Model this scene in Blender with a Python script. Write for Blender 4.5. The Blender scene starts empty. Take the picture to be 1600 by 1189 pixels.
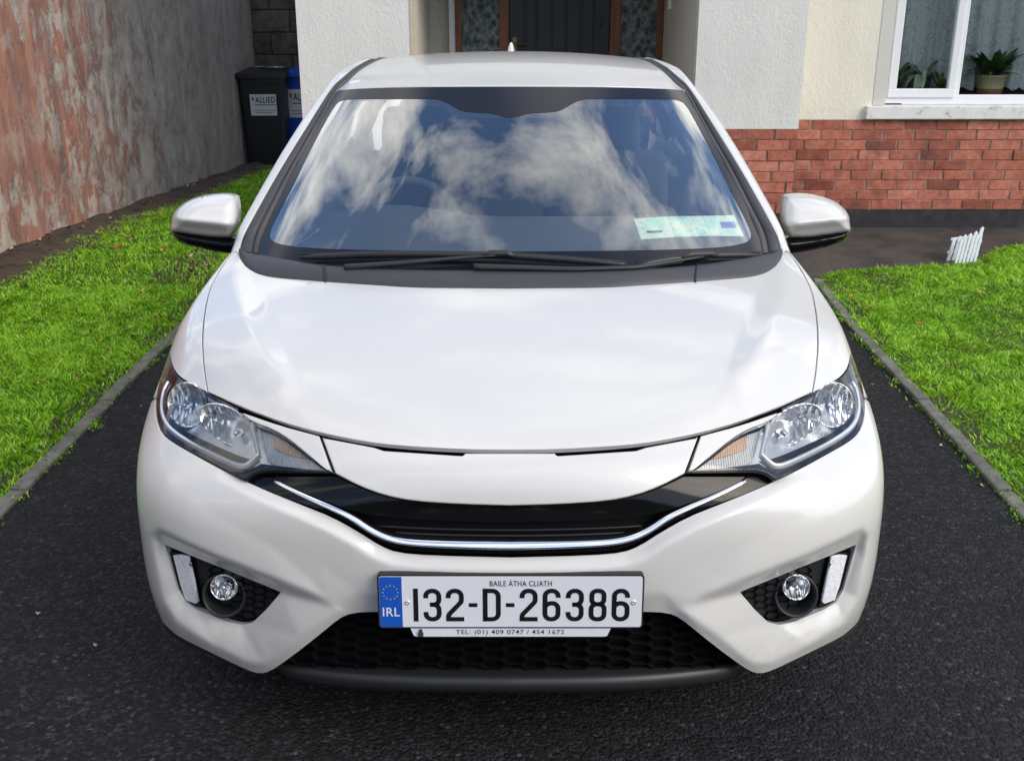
import bpy, bmesh, math, random
import numpy as np
from mathutils import Vector, Matrix
from mathutils.bvhtree import BVHTree
from mathutils.geometry import delaunay_2d_cdt

R = math.radians
random.seed(7)
rng = np.random.default_rng(11)
scene = bpy.context.scene
COL = scene.collection

# ------------------------------------------------------------------ camera
PITCH = R(18.7)
CAM = np.array([0.004, -1.77, 1.48])
FPX = 1600.0
CX, CY = 800.0, 594.5
cam_data = bpy.data.cameras.new('camera')
cam_data.sensor_width = 36.0
cam_data.lens = 36.0
cam_data.clip_start = 0.05
cam_data.clip_end = 2000
cam = bpy.data.objects.new('camera', cam_data)
cam.location = CAM
cam.rotation_euler = (math.pi / 2 - PITCH, 0, 0)
COL.objects.link(cam)
scene.camera = cam

# ------------------------------------------------------------------ light
SUN_EL, SUN_AZ = R(36), R(126)     # azimuth clockwise from +Y (north): behind the camera, to the right
world = bpy.data.worlds.new('World')
scene.world = world
world.use_nodes = True
wn, wl = world.node_tree.nodes, world.node_tree.links
wn.clear()
w_out = wn.new('ShaderNodeOutputWorld')
w_bg = wn.new('ShaderNodeBackground')
w_bg.inputs['Strength'].default_value = 0.13
w_sky = wn.new('ShaderNodeTexSky')
w_sky.sky_type = 'NISHITA'
w_sky.sun_disc = False
w_sky.sun_elevation = SUN_EL
w_sky.sun_rotation = SUN_AZ
w_sky.air_density = 1.0
w_sky.dust_density = 1.2
w_sky.ozone_density = 4.0
# broken cloud cover, the same over the whole dome
w_tc = wn.new('ShaderNodeTexCoord')
w_sep = wn.new('ShaderNodeSeparateXYZ')
wl.new(w_tc.outputs['Generated'], w_sep.inputs[0])
w_add = wn.new('ShaderNodeMath'); w_add.operation = 'ADD'; w_add.inputs[1].default_value = 0.18
w_abs = wn.new('ShaderNodeMath'); w_abs.operation = 'ABSOLUTE'
wl.new(w_sep.outputs['Z'], w_abs.inputs[0]); wl.new(w_abs.outputs[0], w_add.inputs[0])
w_div = wn.new('ShaderNodeVectorMath'); w_div.operation = 'DIVIDE'
w_cmb = wn.new('ShaderNodeCombineXYZ')
for k in range(3):
    wl.new(w_add.outputs[0], w_cmb.inputs[k])
wl.new(w_tc.outputs['Generated'], w_div.inputs[0]); wl.new(w_cmb.outputs[0], w_div.inputs[1])
w_map = wn.new('ShaderNodeMapping')
w_map.inputs['Location'].default_value = (3.8, 0.3, 0.0)
w_map.inputs['Scale'].default_value = (0.8, 1.1, 0.0)
wl.new(w_div.outputs[0], w_map.inputs[0])
w_noi = wn.new('ShaderNodeTexNoise')
w_noi.inputs['Scale'].default_value = 3.4
w_noi.inputs['Detail'].default_value = 8
w_noi.inputs['Roughness'].default_value = 0.60
w_noi.inputs['Distortion'].default_value = 0.25
wl.new(w_map.outputs[0], w_noi.inputs['Vector'])
w_rmp = wn.new('ShaderNodeValToRGB')
w_rmp.color_ramp.elements[0].position = 0.465
w_rmp.color_ramp.elements[1].position = 0.63
wl.new(w_noi.outputs['Fac'], w_rmp.inputs[0])
w_mix = wn.new('ShaderNodeMix'); w_mix.data_type = 'RGBA'
wl.new(w_rmp.outputs['Color'], w_mix.inputs['Factor'])
w_gain = wn.new('ShaderNodeVectorMath'); w_gain.operation = 'SCALE'; w_gain.inputs['Scale'].default_value = 1.4
wl.new(w_sky.outputs[0], w_gain.inputs[0]); wl.new(w_gain.outputs[0], w_mix.inputs['A'])
w_mix.inputs['B'].default_value = (10.4, 9.95, 9.25, 1)
wl.new(w_mix.outputs['Result'], w_bg.inputs['Color'])
wl.new(w_bg.outputs[0], w_out.inputs[0])

sun_data = bpy.data.lights.new('sun', 'SUN')
sun_data.energy = 1.4
sun_data.angle = R(36)
sun_data.color = (1.0, 0.89, 0.73)
sun = bpy.data.objects.new('sun', sun_data)
sd = Vector((math.sin(SUN_AZ) * math.cos(SUN_EL), math.cos(SUN_AZ) * math.cos(SUN_EL), math.sin(SUN_EL)))
sun.rotation_euler = sd.to_track_quat('Z', 'Y').to_euler()
sun.location = sd * 30
COL.objects.link(sun)

scene.view_settings.view_transform = 'Standard'
scene.view_settings.look = 'None'
scene.view_settings.exposure = 0.48
scene.view_settings.gamma = 1.0
scene.view_settings.use_curve_mapping = False
scene.cycles.max_bounces = 8
scene.cycles.transparent_max_bounces = 16
scene.cycles.use_denoising = True

# ------------------------------------------------------------------ pixel <-> place
RT = np.array([1.0, 0, 0])
UP = np.array([0, math.sin(PITCH), math.cos(PITCH)])
FW = np.array([0, math.cos(PITCH), -math.sin(PITCH)])

def ray(px, py):
    px = np.asarray(px, float)[..., None]; py = np.asarray(py, float)[..., None]
    return (px - CX) / FPX * RT - (py - CY) / FPX * UP + FW

def proj(P):
    d = np.asarray(P, float) - CAM
    z = d @ FW
    return np.stack([CX + FPX * (d @ RT) / z, CY - FPX * (d @ UP) / z], -1)

def at_y(px, py, y):
    r = ray(px, py)
    return CAM + r * ((np.asarray(y, float) - CAM[1]) / r[..., 1])[..., None]

def at_z(px, py, z=0.0):
    r = ray(px, py)
    return CAM + r * ((np.asarray(z, float) - CAM[2]) / r[..., 2])[..., None]

# ------------------------------------------------------------------ materials
def mat(name, col=(.5, .5, .5), rough=.5, metal=0., coat=0., spec=.5, trans=0., emit=None, coat_rough=.03):
    m = bpy.data.materials.new(name)
    m.use_nodes = True
    b = m.node_tree.nodes['Principled BSDF']
    b.inputs['Base Color'].default_value = (*col, 1)
    b.inputs['Roughness'].default_value = rough
    b.inputs['Metallic'].default_value = metal
    b.inputs['Coat Weight'].default_value = coat
    b.inputs['Coat Roughness'].default_value = coat_rough
    b.inputs['Specular IOR Level'].default_value = spec
    b.inputs['Transmission Weight'].default_value = trans
    return m

class NT:
    """small node helper"""
    def __init__(s, m):
        s.m = m; s.n = m.node_tree.nodes; s.l = m.node_tree.links
        s.b = s.n.get('Principled BSDF')
    def new(s, t, **kw):
        n = s.n.new(t)
        for k, v in kw.items():
            if hasattr(n, k) and not k[0].isupper():
                setattr(n, k, v)
            else:
                n.inputs[k.replace('_', ' ')].default_value = v
        return n
    def link(s, a, b): s.l.new(a, b)
    def coord(s, scale=(1, 1, 1), which='Object', loc=(0, 0, 0)):
        t = s.n.new('ShaderNodeTexCoord'); mp = s.n.new('ShaderNodeMapping')
        mp.inputs['Scale'].default_value = scale
        mp.inputs['Location'].default_value = loc
        s.link(t.outputs[which], mp.inputs[0])
        return mp.outputs[0]
    def noise(s, vec, scale, detail=4, rough=.55, dist=0.):
        n = s.new('ShaderNodeTexNoise', Scale=scale, Detail=detail, Roughness=rough, Distortion=dist)
        s.link(vec, n.inputs['Vector']); return n.outputs['Fac']
    def voro(s, vec, scale, feature='F1', out='Distance'):
        n = s.new('ShaderNodeTexVoronoi', Scale=scale); n.feature = feature
        s.link(vec, n.inputs['Vector']); return n.outputs[out]
    def ramp(s, fac, stops, interp='LINEAR'):
        n = s.n.new('ShaderNodeValToRGB'); cr = n.color_ramp; cr.interpolation = interp
        while len(cr.elements) < len(stops): cr.elements.new(.5)
        for e, (p, c) in zip(cr.elements, stops):
            e.position = p
            e.color = (*c, 1) if isinstance(c, tuple) else (c, c, c, 1)
        s.link(fac, n.inputs[0]); return n.outputs['Color']
    def mix(s, fac, a, b, blend='MIX'):
        n = s.n.new('ShaderNodeMix'); n.data_type = 'RGBA'; n.blend_type = blend
        for inp, v in (('Factor', fac), ('A', a), ('B', b)):
            if isinstance(v, (int, float)): n.inputs[inp].default_value = v
            elif isinstance(v, tuple): n.inputs[inp].default_value = (*v, 1)
            else: s.link(v, n.inputs[inp])
        return n.outputs['Result']
    def math(s, op, a, b=0., clamp=False):
        n = s.n.new('ShaderNodeMath'); n.operation = op; n.use_clamp = clamp
        for k, v in enumerate((a, b)):
            if isinstance(v, (int, float)): n.inputs[k].default_value = v
            else: s.link(v, n.inputs[k])
        return n.outputs[0]
    def bump(s, h, strength=.5, dist=.01, normal=None):
        n = s.new('ShaderNodeBump', Strength=strength, Distance=dist)
        s.link(h, n.inputs['Height'])
        if normal is not None: s.link(normal, n.inputs['Normal'])
        return n.outputs[0]
    def out(s, col=None, rough=None, normal=None):
        if col is not None: s.link(col, s.b.inputs['Base Color'])
        if rough is not None: s.link(rough, s.b.inputs['Roughness'])
        if normal is not None: s.link(normal, s.b.inputs['Normal'])
        return s.m

# ------------------------------------------------------------------ object helpers
def mesh_obj(name, verts, faces, m=None, parent=None, smooth=False, loc=None, normals=None):
    me = bpy.data.meshes.new(name)
    me.from_pydata([tuple(map(float, v)) for v in verts], [], [tuple(int(i) for i in f) for f in faces])
    me.validate(clean_customdata=False)
    if m is not None: me.materials.append(m)
    if smooth or normals is not None:
        me.polygons.foreach_set('use_smooth', [True] * len(me.polygons))
    if normals is not None and len(normals) == len(me.vertices):
        me.normals_split_custom_set_from_vertices([tuple(map(float, n)) for n in normals])
    me.update()
    o = bpy.data.objects.new(name, me)
    COL.objects.link(o)
    if parent is not None: o.parent = parent
    if loc is not None: o.location = loc
    return o

def empty(name, loc=(0, 0, 0), rz=0.):
    o = bpy.data.objects.new(name, None)
    o.empty_display_size = .1
    COL.objects.link(o); o.location = loc; o.rotation_euler = (0, 0, rz)
    return o

def tag(o, label=None, cat=None, group=None, kind=None):
    if label: o['label'] = label
    if cat: o['category'] = cat
    if group: o['group'] = group
    if kind: o['kind'] = kind
    return o

class MB:
    """collects geometry of ONE mesh"""
    def __init__(s): s.v = []; s.f = []
    def add(s, verts, faces):
        b = len(s.v)
        s.v.extend([tuple(map(float, p)) for p in verts])
        s.f.extend([tuple(int(i) + b for i in f) for f in faces])
    def box(s, x0, x1, y0, y1, z0, z1):
        s.add([(x0, y0, z0), (x1, y0, z0), (x1, y1, z0), (x0, y1, z0), (x0, y0, z1), (x1, y0, z1), (x1, y1, z1), (x0, y1, z1)],
              [(0, 3, 2, 1), (4, 5, 6, 7), (0, 1, 5, 4), (1, 2, 6, 5), (2, 3, 7, 6), (3, 0, 4, 7)])
    def tube(s, pts, r, n=8, closed=False, caps=True, flat=None, up=(0, 0, 1)):
        """r: radius or list; flat: (width_scale, height_scale)"""
        pts = [np.array(p, float) for p in pts]
        m = len(pts); rs = r if hasattr(r, '__len__') else [r] * m
        ring = []
        for i, p in enumerate(pts):
            a = pts[(i - 1) % m] if (closed or i > 0) else p
            b = pts[(i + 1) % m] if (closed or i < m - 1) else p
            t = b - a; t /= np.linalg.norm(t) + 1e-12
            u = np.array(up, float)
            s1 = np.cross(t, u)
            if np.linalg.norm(s1) < 1e-4: s1 = np.cross(t, (1., 0, .3))
            s1 /= np.linalg.norm(s1); s2 = np.cross(s1, t)
            fw, fh = flat or (1, 1)
            ring.append([p + rs[i] * (fw * math.cos(2 * math.pi * k / n) * s1 + fh * math.sin(2 * math.pi * k / n) * s2) for k in range(n)])
        vs = [q for rr in ring for q in rr]; fs = []
        for i in range(m if closed else m - 1):
            j = (i + 1) % m
            for k in range(n):
                k2 = (k + 1) % n
                fs.append((i * n + k, i * n + k2, j * n + k2, j * n + k))
        if caps and not closed:
            fs.append(tuple(range(n - 1, -1, -1))); fs.append(tuple((m - 1) * n + k for k in range(n)))
        s.add(vs, fs)
    def lathe(s, prof, center=(0, 0, 0), n=24, axis='z', frame=None):
        """prof: list of (radius, height)"""
        c = np.array(center, float)
        if frame is None:
            fr = {'z': ((1, 0, 0), (0, 1, 0), (0, 0, 1)), 'y': ((1, 0, 0), (0, 0, 1), (0, 1, 0)), 'x': ((0, 1, 0), (0, 0, 1), (1, 0, 0))}[axis]
        else: fr = frame
        a, b, h = [np.array(q, float) for q in fr]
        vs = []; fs = []
        for (r, z) in prof:
            for k in range(n):
                t = 2 * math.pi * k / n
                vs.append(c + r * math.cos(t) * a + r * math.sin(t) * b + z * h)
        for i in range(len(prof) - 1):
            for k in range(n):
                k2 = (k + 1) % n
                fs.append((i * n + k, i * n + k2, (i + 1) * n + k2, (i + 1) * n + k))
        s.add(vs, fs)
    def grid(s, P):
        """P: array (m,n,3)"""
        P = np.asarray(P); m, n = P.shape[:2]
        s.add(P.reshape(-1, 3), [(i * n + j, i * n + j + 1, (i + 1) * n + j + 1, (i + 1) * n + j) for i in range(m - 1) for j in range(n - 1)])
    def prism(s, poly, d0, d1, axes):
        """poly 2D list extruded; axes=(a,b,c,origin): P = o + x*a + y*b + d*c"""
        a, b, c, o = [np.array(q, float) for q in axes]
        n = len(poly)
        vs = [o + x * a + y * b + d * c for d in (d0, d1) for (x, y) in poly]
        s.add(vs, [tuple(range(n - 1, -1, -1)), tuple(range(n, 2 * n))] + [(i, (i + 1) % n, n + (i + 1) % n, n + i) for i in range(n)])
    def build(s, name, m=None, parent=None, smooth=False, bevel=0., seg=2, loc=None, fix=True):
        o = mesh_obj(name, s.v, s.f, m, parent, smooth, loc)
        if fix:
            bm = bmesh.new(); bm.from_mesh(o.data)
            bmesh.ops.recalc_face_normals(bm, faces=bm.faces)
            if bevel: bmesh.ops.bevel(bm, geom=bm.edges[:], offset=bevel, segments=seg, affect='EDGES', profile=.5, clamp_overlap=True)
            bm.to_mesh(o.data); bm.free()
            if smooth: o.data.polygons.foreach_set('use_smooth', [True] * len(o.data.polygons))
        return o

def shade_auto(o, ang=40):
    """smooth shading with sharp edges by angle"""
    me = o.data
    bm = bmesh.new(); bm.from_mesh(me)
    for e in bm.edges:
        if len(e.link_faces) == 2:
            e.smooth = e.calc_face_angle(0) < R(ang)
    for f in bm.faces: f.smooth = True
    bm.to_mesh(me); bm.free()
    return o
# ================================================================== car surfaces
MID = 797.5
def P(px, py, y): return at_y(px, py, y)
def Wp(x, y, z): return np.array([-x, y, z], float)      # left half in the picture = negative x

def bs_basis(t):
    return np.stack([(1 - t) ** 3 / 6, (3 * t ** 3 - 6 * t ** 2 + 4) / 6, (-3 * t ** 3 + 3 * t ** 2 + 3 * t + 1) / 6, t ** 3 / 6], -1)
def bs_dbasis(t):
    return np.stack([-(1 - t) ** 2 / 2, (9 * t ** 2 - 12 * t) / 6, (-9 * t ** 2 + 6 * t + 3) / 6, t ** 2 / 2], -1)

class Surf:
    """smooth symmetric sheet: rows v, columns u from centre (0) to the side; u<0 is the picture's left, u>0 mirrored"""
    def __init__(s, rows, fit=3):
        A = np.array(rows)                         # (m, n, 3) with x<=0
        A[:, 0, 0] = 0
        Bm = A[:, 1:, :].copy(); Bm[:, :, 0] *= -1
        full = np.concatenate([A[:, :0:-1, :], A[:, :1, :], Bm], 1)   # u from -n+1 .. n-1
        s.nu = A.shape[1] - 1; s.nv = A.shape[0] - 1
        s.target = full
        C = full.copy()
        s.setC(C)
        m, n = full.shape[:2]
        U, V = np.meshgrid(np.arange(n) - s.nu, np.arange(m))
        for _ in range(fit):
            C = C + (full - s.pos(U.astype(float), V.astype(float)))
            s.setC(C)
        s.make_bvh()
    def setC(s, C):
        def pad(a, ax):
            a = np.moveaxis(a, ax, 0)
            a = np.concatenate([2 * a[:1] - a[1:2], a, 2 * a[-1:] - a[-2:-1]], 0)
            return np.moveaxis(a, 0, ax)
        s.C = pad(pad(C, 0), 1)
    def _w(s, U, V):
        U = np.clip(np.asarray(U, float) + s.nu, 0, 2 * s.nu - 1e-9); V = np.clip(np.asarray(V, float), 0, s.nv - 1e-9)
        iu = np.floor(U).astype(int); iv = np.floor(V).astype(int)
        return iu, iv, U - iu, V - iv
    def _sum(s, iu, iv, bu, bv):
        out = 0
        for a in range(4):
            for b in range(4):
                out = out + (bv[..., a] * bu[..., b])[..., None] * s.C[iv + a, iu + b]
        return out
    def pos(s, U, V):
        iu, iv, tu, tv = s._w(U, V)
        return s._sum(iu, iv, bs_basis(tu), bs_basis(tv))
    def nrm(s, U, V):
        iu, iv, tu, tv = s._w(U, V)
        du = s._sum(iu, iv, bs_dbasis(tu), bs_basis(tv)); dv = s._sum(iu, iv, bs_basis(tu), bs_dbasis(tv))
        n = np.cross(du, dv)
        return n / (np.linalg.norm(n, axis=-1, keepdims=True) + 1e-12)
    def make_bvh(s, step=.1):
        s.gu = np.arange(-s.nu, s.nu + 1e-6, step); s.gv = np.arange(0, s.nv + 1e-6, step)
        U, V = np.meshgrid(s.gu, s.gv)
        X = s.pos(U, V); m, n = U.shape
        s.bvh_n = n
        fs = [(i * n + j, i * n + j + 1, (i + 1) * n + j + 1, (i + 1) * n + j) for i in range(m - 1) for j in range(n - 1)]
        s.bvh = BVHTree.FromPolygons([tuple(p) for p in X.reshape(-1, 3)], fs)
    def uv(s, pts):
        """pixels -> (u,v) where the view ray meets the sheet"""
        out = []
        for (px, py) in pts:
            d = Vector(ray(px, py)).normalized()
            hit = s.bvh.ray_cast(Vector(CAM), d)
            if hit[0] is None:
                q = s.bvh.find_nearest(Vector(at_y(px, py, .4)))   # just off the silhouette: nearest place on the sheet
                best = None
                for yy in np.linspace(-.1, 2.0, 85):
                    q = s.bvh.find_nearest(Vector(at_y(px, py, yy)))
                    if best is None or q[3] < best[3]: best = q
                idx = best[2]
            else: idx = hit[2]
            i, j = divmod(idx, s.bvh_n - 1)
            u = s.gu[j] + .05; v = s.gv[i] + .05
            if hit[0] is not None:
                for _ in range(8):
                    p0 = proj(s.pos(u, v)); e = np.array([px, py]) - p0
                    if abs(e).max() < .02: break
                    h = 1e-3
                    ju = (proj(s.pos(u + h, v)) - p0) / h; jv = (proj(s.pos(u, v + h)) - p0) / h
                    J = np.stack([ju, jv], 1)
                    try: du = np.linalg.solve(J, e)
                    except np.linalg.LinAlgError: break
                    du = np.clip(du, -.3, .3)
                    u += du[0]; v += du[1]
                u = min(max(u, -s.nu), s.nu); v = min(max(v, 0), s.nv)
            out.append((u, v))
        return out

def resample(pts, step, closed=False):
    pts = np.array(pts, float)
    if closed: pts = np.vstack([pts, pts[:1]])
    out = []
    for a, b in zip(pts[:-1], pts[1:]):
        n = max(1, int(round(np.linalg.norm(b - a) / step)))
        for k in range(n): out.append(a + (b - a) * k / n)
    if not closed: out.append(pts[-1])
    return np.array(out)

def smooth_line(pts, n=1, corner=40):
    """Chaikin corner cutting on an open polyline, ends kept, sharp corners kept"""
    pts = [np.array(p, float) for p in pts]
    for _ in range(n):
        out = [pts[0]]
        for i in range(1, len(pts) - 1):
            a, b, c = pts[i - 1], pts[i], pts[i + 1]
            d1 = (b - a) / (np.linalg.norm(b - a) + 1e-9); d2 = (c - b) / (np.linalg.norm(c - b) + 1e-9)
            if math.degrees(math.acos(np.clip(d1 @ d2, -1, 1))) > corner: out.append(b)
            else:
                out.append(b - (b - a) * .25); out.append(b + (c - b) * .25)
        out.append(pts[-1]); pts = out
    return [tuple(p) for p in pts]

def mir(pts): return [(2 * MID - x, y) for (x, y) in pts]
def full(half):
    """half outline from the centre line, round the picture's left, back to the centre line -> closed outline"""
    h = list(half)
    return h + mir(h)[::-1]

def inside(pts, poly):
    x, y = pts[:, 0], pts[:, 1]; c = np.zeros(len(pts), bool)
    n = len(poly)
    for i in range(n):
        x1, y1 = poly[i]; x2, y2 = poly[(i + 1) % n]
        if y1 == y2: continue
        k = ((y1 > y) != (y2 > y))
        c ^= k & (x < (x2 - x1) * (y - y1) / (y2 - y1) + x1)
    return c

def seg_dist(pts, poly):
    d = np.full(len(pts), 1e9); n = len(poly)
    for i in range(n):
        a = poly[i]; b = poly[(i + 1) % n]; ab = b - a
        t = np.clip(((pts - a) @ ab) / (ab @ ab + 1e-15), 0, 1)
        d = np.minimum(d, np.linalg.norm(pts - (a + t[:, None] * ab), axis=1))
    return d

def cut(S, outline, name, m, parent, holes=(), step=.09, off=0., gap=.0014, rim=.012, rnd=.0014, edge_px=5., uvo=None, offn=None, flip=False, thick=True, bound_off=True):
    """one panel of sheet S inside a pixel outline (or a uv outline when uvo is given).
    off: metres along the normal, or function(pix Nx2)->N.  The edge is rounded and turned in by rim."""
    loops = []
    if uvo is not None: loops.append(np.array(uvo, float))
    else: loops.append(np.array(S.uv(resample(outline, edge_px, True)), float))
    for h in holes: loops.append(np.array(S.uv(resample(h, edge_px, True)), float))
    # drop near-duplicate boundary points
    L2 = []
    for L in loops:
        keep = [L[0]]
        for q in L[1:]:
            if np.linalg.norm(q - keep[-1]) > .012: keep.append(q)
        if np.linalg.norm(keep[0] - keep[-1]) < .012: keep.pop()
        L2.append(np.array(keep))
    loops = L2
    lo, hi = loops[0].min(0), loops[0].max(0)
    gu, gv = np.meshgrid(np.arange(math.floor(lo[0] / step) * step, hi[0], step), np.arange(math.floor(lo[1] / step) * step, hi[1], step))
    G = np.stack([gu.ravel(), gv.ravel()], 1)
    k = inside(G, loops[0])
    for h in loops[1:]: k &= ~inside(G, h)
    G = G[k]
    dmin = np.full(len(G), 1e9)
    for L in loops: dmin = np.minimum(dmin, seg_dist(G, L))
    G = G[dmin > step * .75]
    pts = np.concatenate(loops + [G]); edges = []; b = 0
    for L in loops:
        n = len(L); edges += [(b + i, b + (i + 1) % n) for i in range(n)]; b += n
    vo, eo, fo, ov, oe, of = delaunay_2d_cdt([Vector(p) for p in pts], edges, [], 0, 1e-7)
    UV = np.array([tuple(v) for v in vo])
    F = np.array([f for f in fo if len(f) == 3])
    cen = UV[F].mean(1)
    k = inside(cen, loops[0])
    for h in loops[1:]: k &= ~inside(cen, h)
    F = F[k]
    X = S.pos(UV[:, 0], UV[:, 1]); N = S.nrm(UV[:, 0], UV[:, 1])
    if callable(off):
        px = proj(X * np.array([1., 1, 1])); px[:, 0] = np.where(px[:, 0] > MID, 2 * MID - px[:, 0], px[:, 0])
        d = off(px)
        rd = X - CAM; rd[:, 0] = np.where(X[:, 0] > 0, X[:, 0], X[:, 0]); rd /= np.linalg.norm(rd, axis=1, keepdims=True)
        X = X - rd * d[:, None]
    else:
        X = X + N * off
    # orient faces along N
    fn = np.cross(X[F[:, 1]] - X[F[:, 0]], X[F[:, 2]] - X[F[:, 0]])
    bad = (fn * N[F[:, 0]]).sum(1) < 0
    F[bad] = F[bad][:, ::-1]
    if callable(off):      # true normals of the shaped surface
        fn = np.cross(X[F[:, 1]] - X[F[:, 0]], X[F[:, 2]] - X[F[:, 0]])
        Nn = np.zeros_like(X)
        for c in range(3): np.add.at(Nn, F[:, c], fn)
        N = Nn / (np.linalg.norm(Nn, axis=1, keepdims=True) + 1e-15)
    # boundary edges (directed)
    ecount = {}
    for f in F:
        for a, b2 in ((f[0], f[1]), (f[1], f[2]), (f[2], f[0])): ecount[(a, b2)] = 1
    be = [(a, b2) for (a, b2) in ecount if (b2, a) not in ecount]
    V = [tuple(p) for p in X]; NN = [tuple(n) for n in N]; FF = [tuple(f) for f in F]
    if thick and be:
        inward = {}
        for a, b2 in be:
            t = X[b2] - X[a]
            for q in (a, b2):
                inward[q] = inward.get(q, 0) + np.cross(N[q], t)
        ring = {}
        for q, w in inward.items():
            w = w / (np.linalg.norm(w) + 1e-12); n = N[q]; p = X[q]
            # surface vertex moves in by gap+rnd
            V[q] = tuple(p + w * (gap + rnd))
            ids = []
            for (iw, dn, nw) in ((gap + .3 * rnd, -.3 * rnd, .5), (gap, -rnd, 1.), (gap, -max(rim, rnd), 1.)):
                ids.append(len(V)); V.append(tuple(p + w * iw + n * dn))
                q2 = n * (1 - nw) - w * nw; NN.append(tuple(q2 / np.linalg.norm(q2)))
            ring[q] = ids
        for a, b2 in be:
            ra, rb = [a] + ring[a], [b2] + ring[b2]
            for k in range(3): FF.append((rb[k], ra[k], ra[k + 1], rb[k + 1]))
    return mesh_obj(name, V, FF, m, parent, normals=NN)

def loft(S_rows):
    return None

class Field:
    """height over the picture plane by linear interpolation between keyed points, blurred"""
    def __init__(s, keys, lines, box, cell=2., blur=2):
        x0, x1, y0, y1 = box
        s.x0, s.y0, s.cell = x0, y0, cell
        s.nx, s.ny = int((x1 - x0) / cell) + 1, int((y1 - y0) / cell) + 1
        pts = []; val = []; edges = []
        ext = lambda L: ([(L[0][0] + 30, L[0][1], L[0][2])] if L[0][0] == 797.5 else []) + list(L) + ([(L[-1][0] + 30, L[-1][1], L[-1][2])] if L[-1][0] == 797.5 else [])
        for ln in map(ext, lines):
            for i, (x, y, h) in enumerate(ln):
                if i: edges.append((len(pts) - 1, len(pts)))
                pts.append((x, y)); val.append(h)
        for (x, y, h) in keys: pts.append((x, y)); val.append(h)
        vo, eo, fo, ov, oe, of = delaunay_2d_cdt([Vector(p) for p in pts], edges, [], 0, 1e-5)
        VX = np.array([tuple(v) for v in vo])
        h = np.array([val[o[0]] if len(o) else np.nan for o in ov])
        for i in np.where(np.isnan(h))[0]:
            d = np.linalg.norm(np.array(pts) - VX[i], axis=1); h[i] = val[int(d.argmin())]
        g = np.zeros((s.ny, s.nx))
        gx, gy = np.meshgrid(x0 + np.arange(s.nx) * cell, y0 + np.arange(s.ny) * cell)
        for f in fo:
            if len(f) != 3: continue
            a, b, c = VX[list(f)]
            den = (b[1] - c[1]) * (a[0] - c[0]) + (c[0] - b[0]) * (a[1] - c[1])
            if abs(den) < 1e-9: continue
            i0 = max(0, int((min(a[0], b[0], c[0]) - x0) / cell)); i1 = min(s.nx, int((max(a[0], b[0], c[0]) - x0) / cell) + 2)
            j0 = max(0, int((min(a[1], b[1], c[1]) - y0) / cell)); j1 = min(s.ny, int((max(a[1], b[1], c[1]) - y0) / cell) + 2)
            if i1 <= i0 or j1 <= j0: continue
            X, Y = gx[j0:j1, i0:i1], gy[j0:j1, i0:i1]
            w1 = ((b[1] - c[1]) * (X - c[0]) + (c[0] - b[0]) * (Y - c[1])) / den
            w2 = ((c[1] - a[1]) * (X - c[0]) + (a[0] - c[0]) * (Y - c[1])) / den
            w3 = 1 - w1 - w2
            k = (w1 >= -1e-6) & (w2 >= -1e-6) & (w3 >= -1e-6)
            g[j0:j1, i0:i1][k] = (w1 * h[f[0]] + w2 * h[f[1]] + w3 * h[f[2]])[k]
        for _ in range(blur):
            q = np.pad(g, 1, mode='edge')
            g = (q[:-2, 1:-1] + q[2:, 1:-1] + q[1:-1, :-2] + q[1:-1, 2:] + 2 * q[1:-1, 1:-1]
                 + .5 * (q[:-2, :-2] + q[2:, 2:] + q[:-2, 2:] + q[2:, :-2])) / 8
        s.g = g
    def __call__(s, px):
        x = np.clip((px[:, 0] - s.x0) / s.cell, 0, s.nx - 1.001); y = np.clip((px[:, 1] - s.y0) / s.cell, 0, s.ny - 1.001)
        i = x.astype(int); j = y.astype(int); a = x - i; b = y - j; g = s.g
        return g[j, i] * (1 - a) * (1 - b) + g[j, i + 1] * a * (1 - b) + g[j + 1, i] * (1 - a) * b + g[j + 1, i + 1] * a * b

# ---- front body sheet: bumper, fascia, lamps, bonnet, wings
XT = [0, .2, .4, .55, .67, .76, .820, .846]
DT = [0, .008, .035, .075, .130, .198, .285, .44]
def plan(y0, z, xs=1., arch=(.84, .52, .3)):
    return [Wp(x * xs, y0 + d, z) for x, d in zip(XT, DT)] + [Wp(*arch)]
rows = []
rows.append(plan(.040, .155, .985, (.82, .56, .16)))
rows.append(plan(.010, .29, 1.005, (.846, .535, .29)))
rows.append(plan(-.002, .43, 1.005, (.85, .55, .42)))
rows.append(plan(.002, .555, 1.0, (.848, .61, .53)))
D4 = [0, .011, .048, .108, .18, .265, .365, .50]; Z4 = [.645, .645, .64, .633, .634, .64, .648, .652]
rows.append([Wp(x, .022 + d, z) for x, d, z in zip(XT, D4, Z4)] + [Wp(.842, .69, .60)])
rows.append([P(797.5, 704, .078), P(640, 699, .092), P(505, 678, .148), P(415, 652, .222), P(338, 620, .322), P(296, 598, .40), P(274, 580, .465), Wp(.838, .555, .70), Wp(.845, .78, .625)])
rows.append([P(797.5, 600, .28), P(625, 595, .287), P(492, 582, .322), P(403, 565, .378), P(340, 545, .455), P(306, 530, .525), P(287, 519, .60), Wp(.836, .69, .757), Wp(.842, .90, .62)])
rows.append([P(797.5, 500, .55), P(628, 498, .556), P(505, 492, .587), P(420, 483, .642), P(362, 473, .708), P(334, 466, .765), P(316, 463, .82), Wp(.831, .83, .785), Wp(.842, 1.04, .55)])
rows.append([P(797.5, 450, .72), P(660, 449, .728), P(545, 443, .770), P(458, 434, .842), P(408, 424.5, .915), P(382, 413, .985), P(366, 404, 1.04), Wp(.815, 1.06, .835), Wp(.842, 1.14, .45)])
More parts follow.
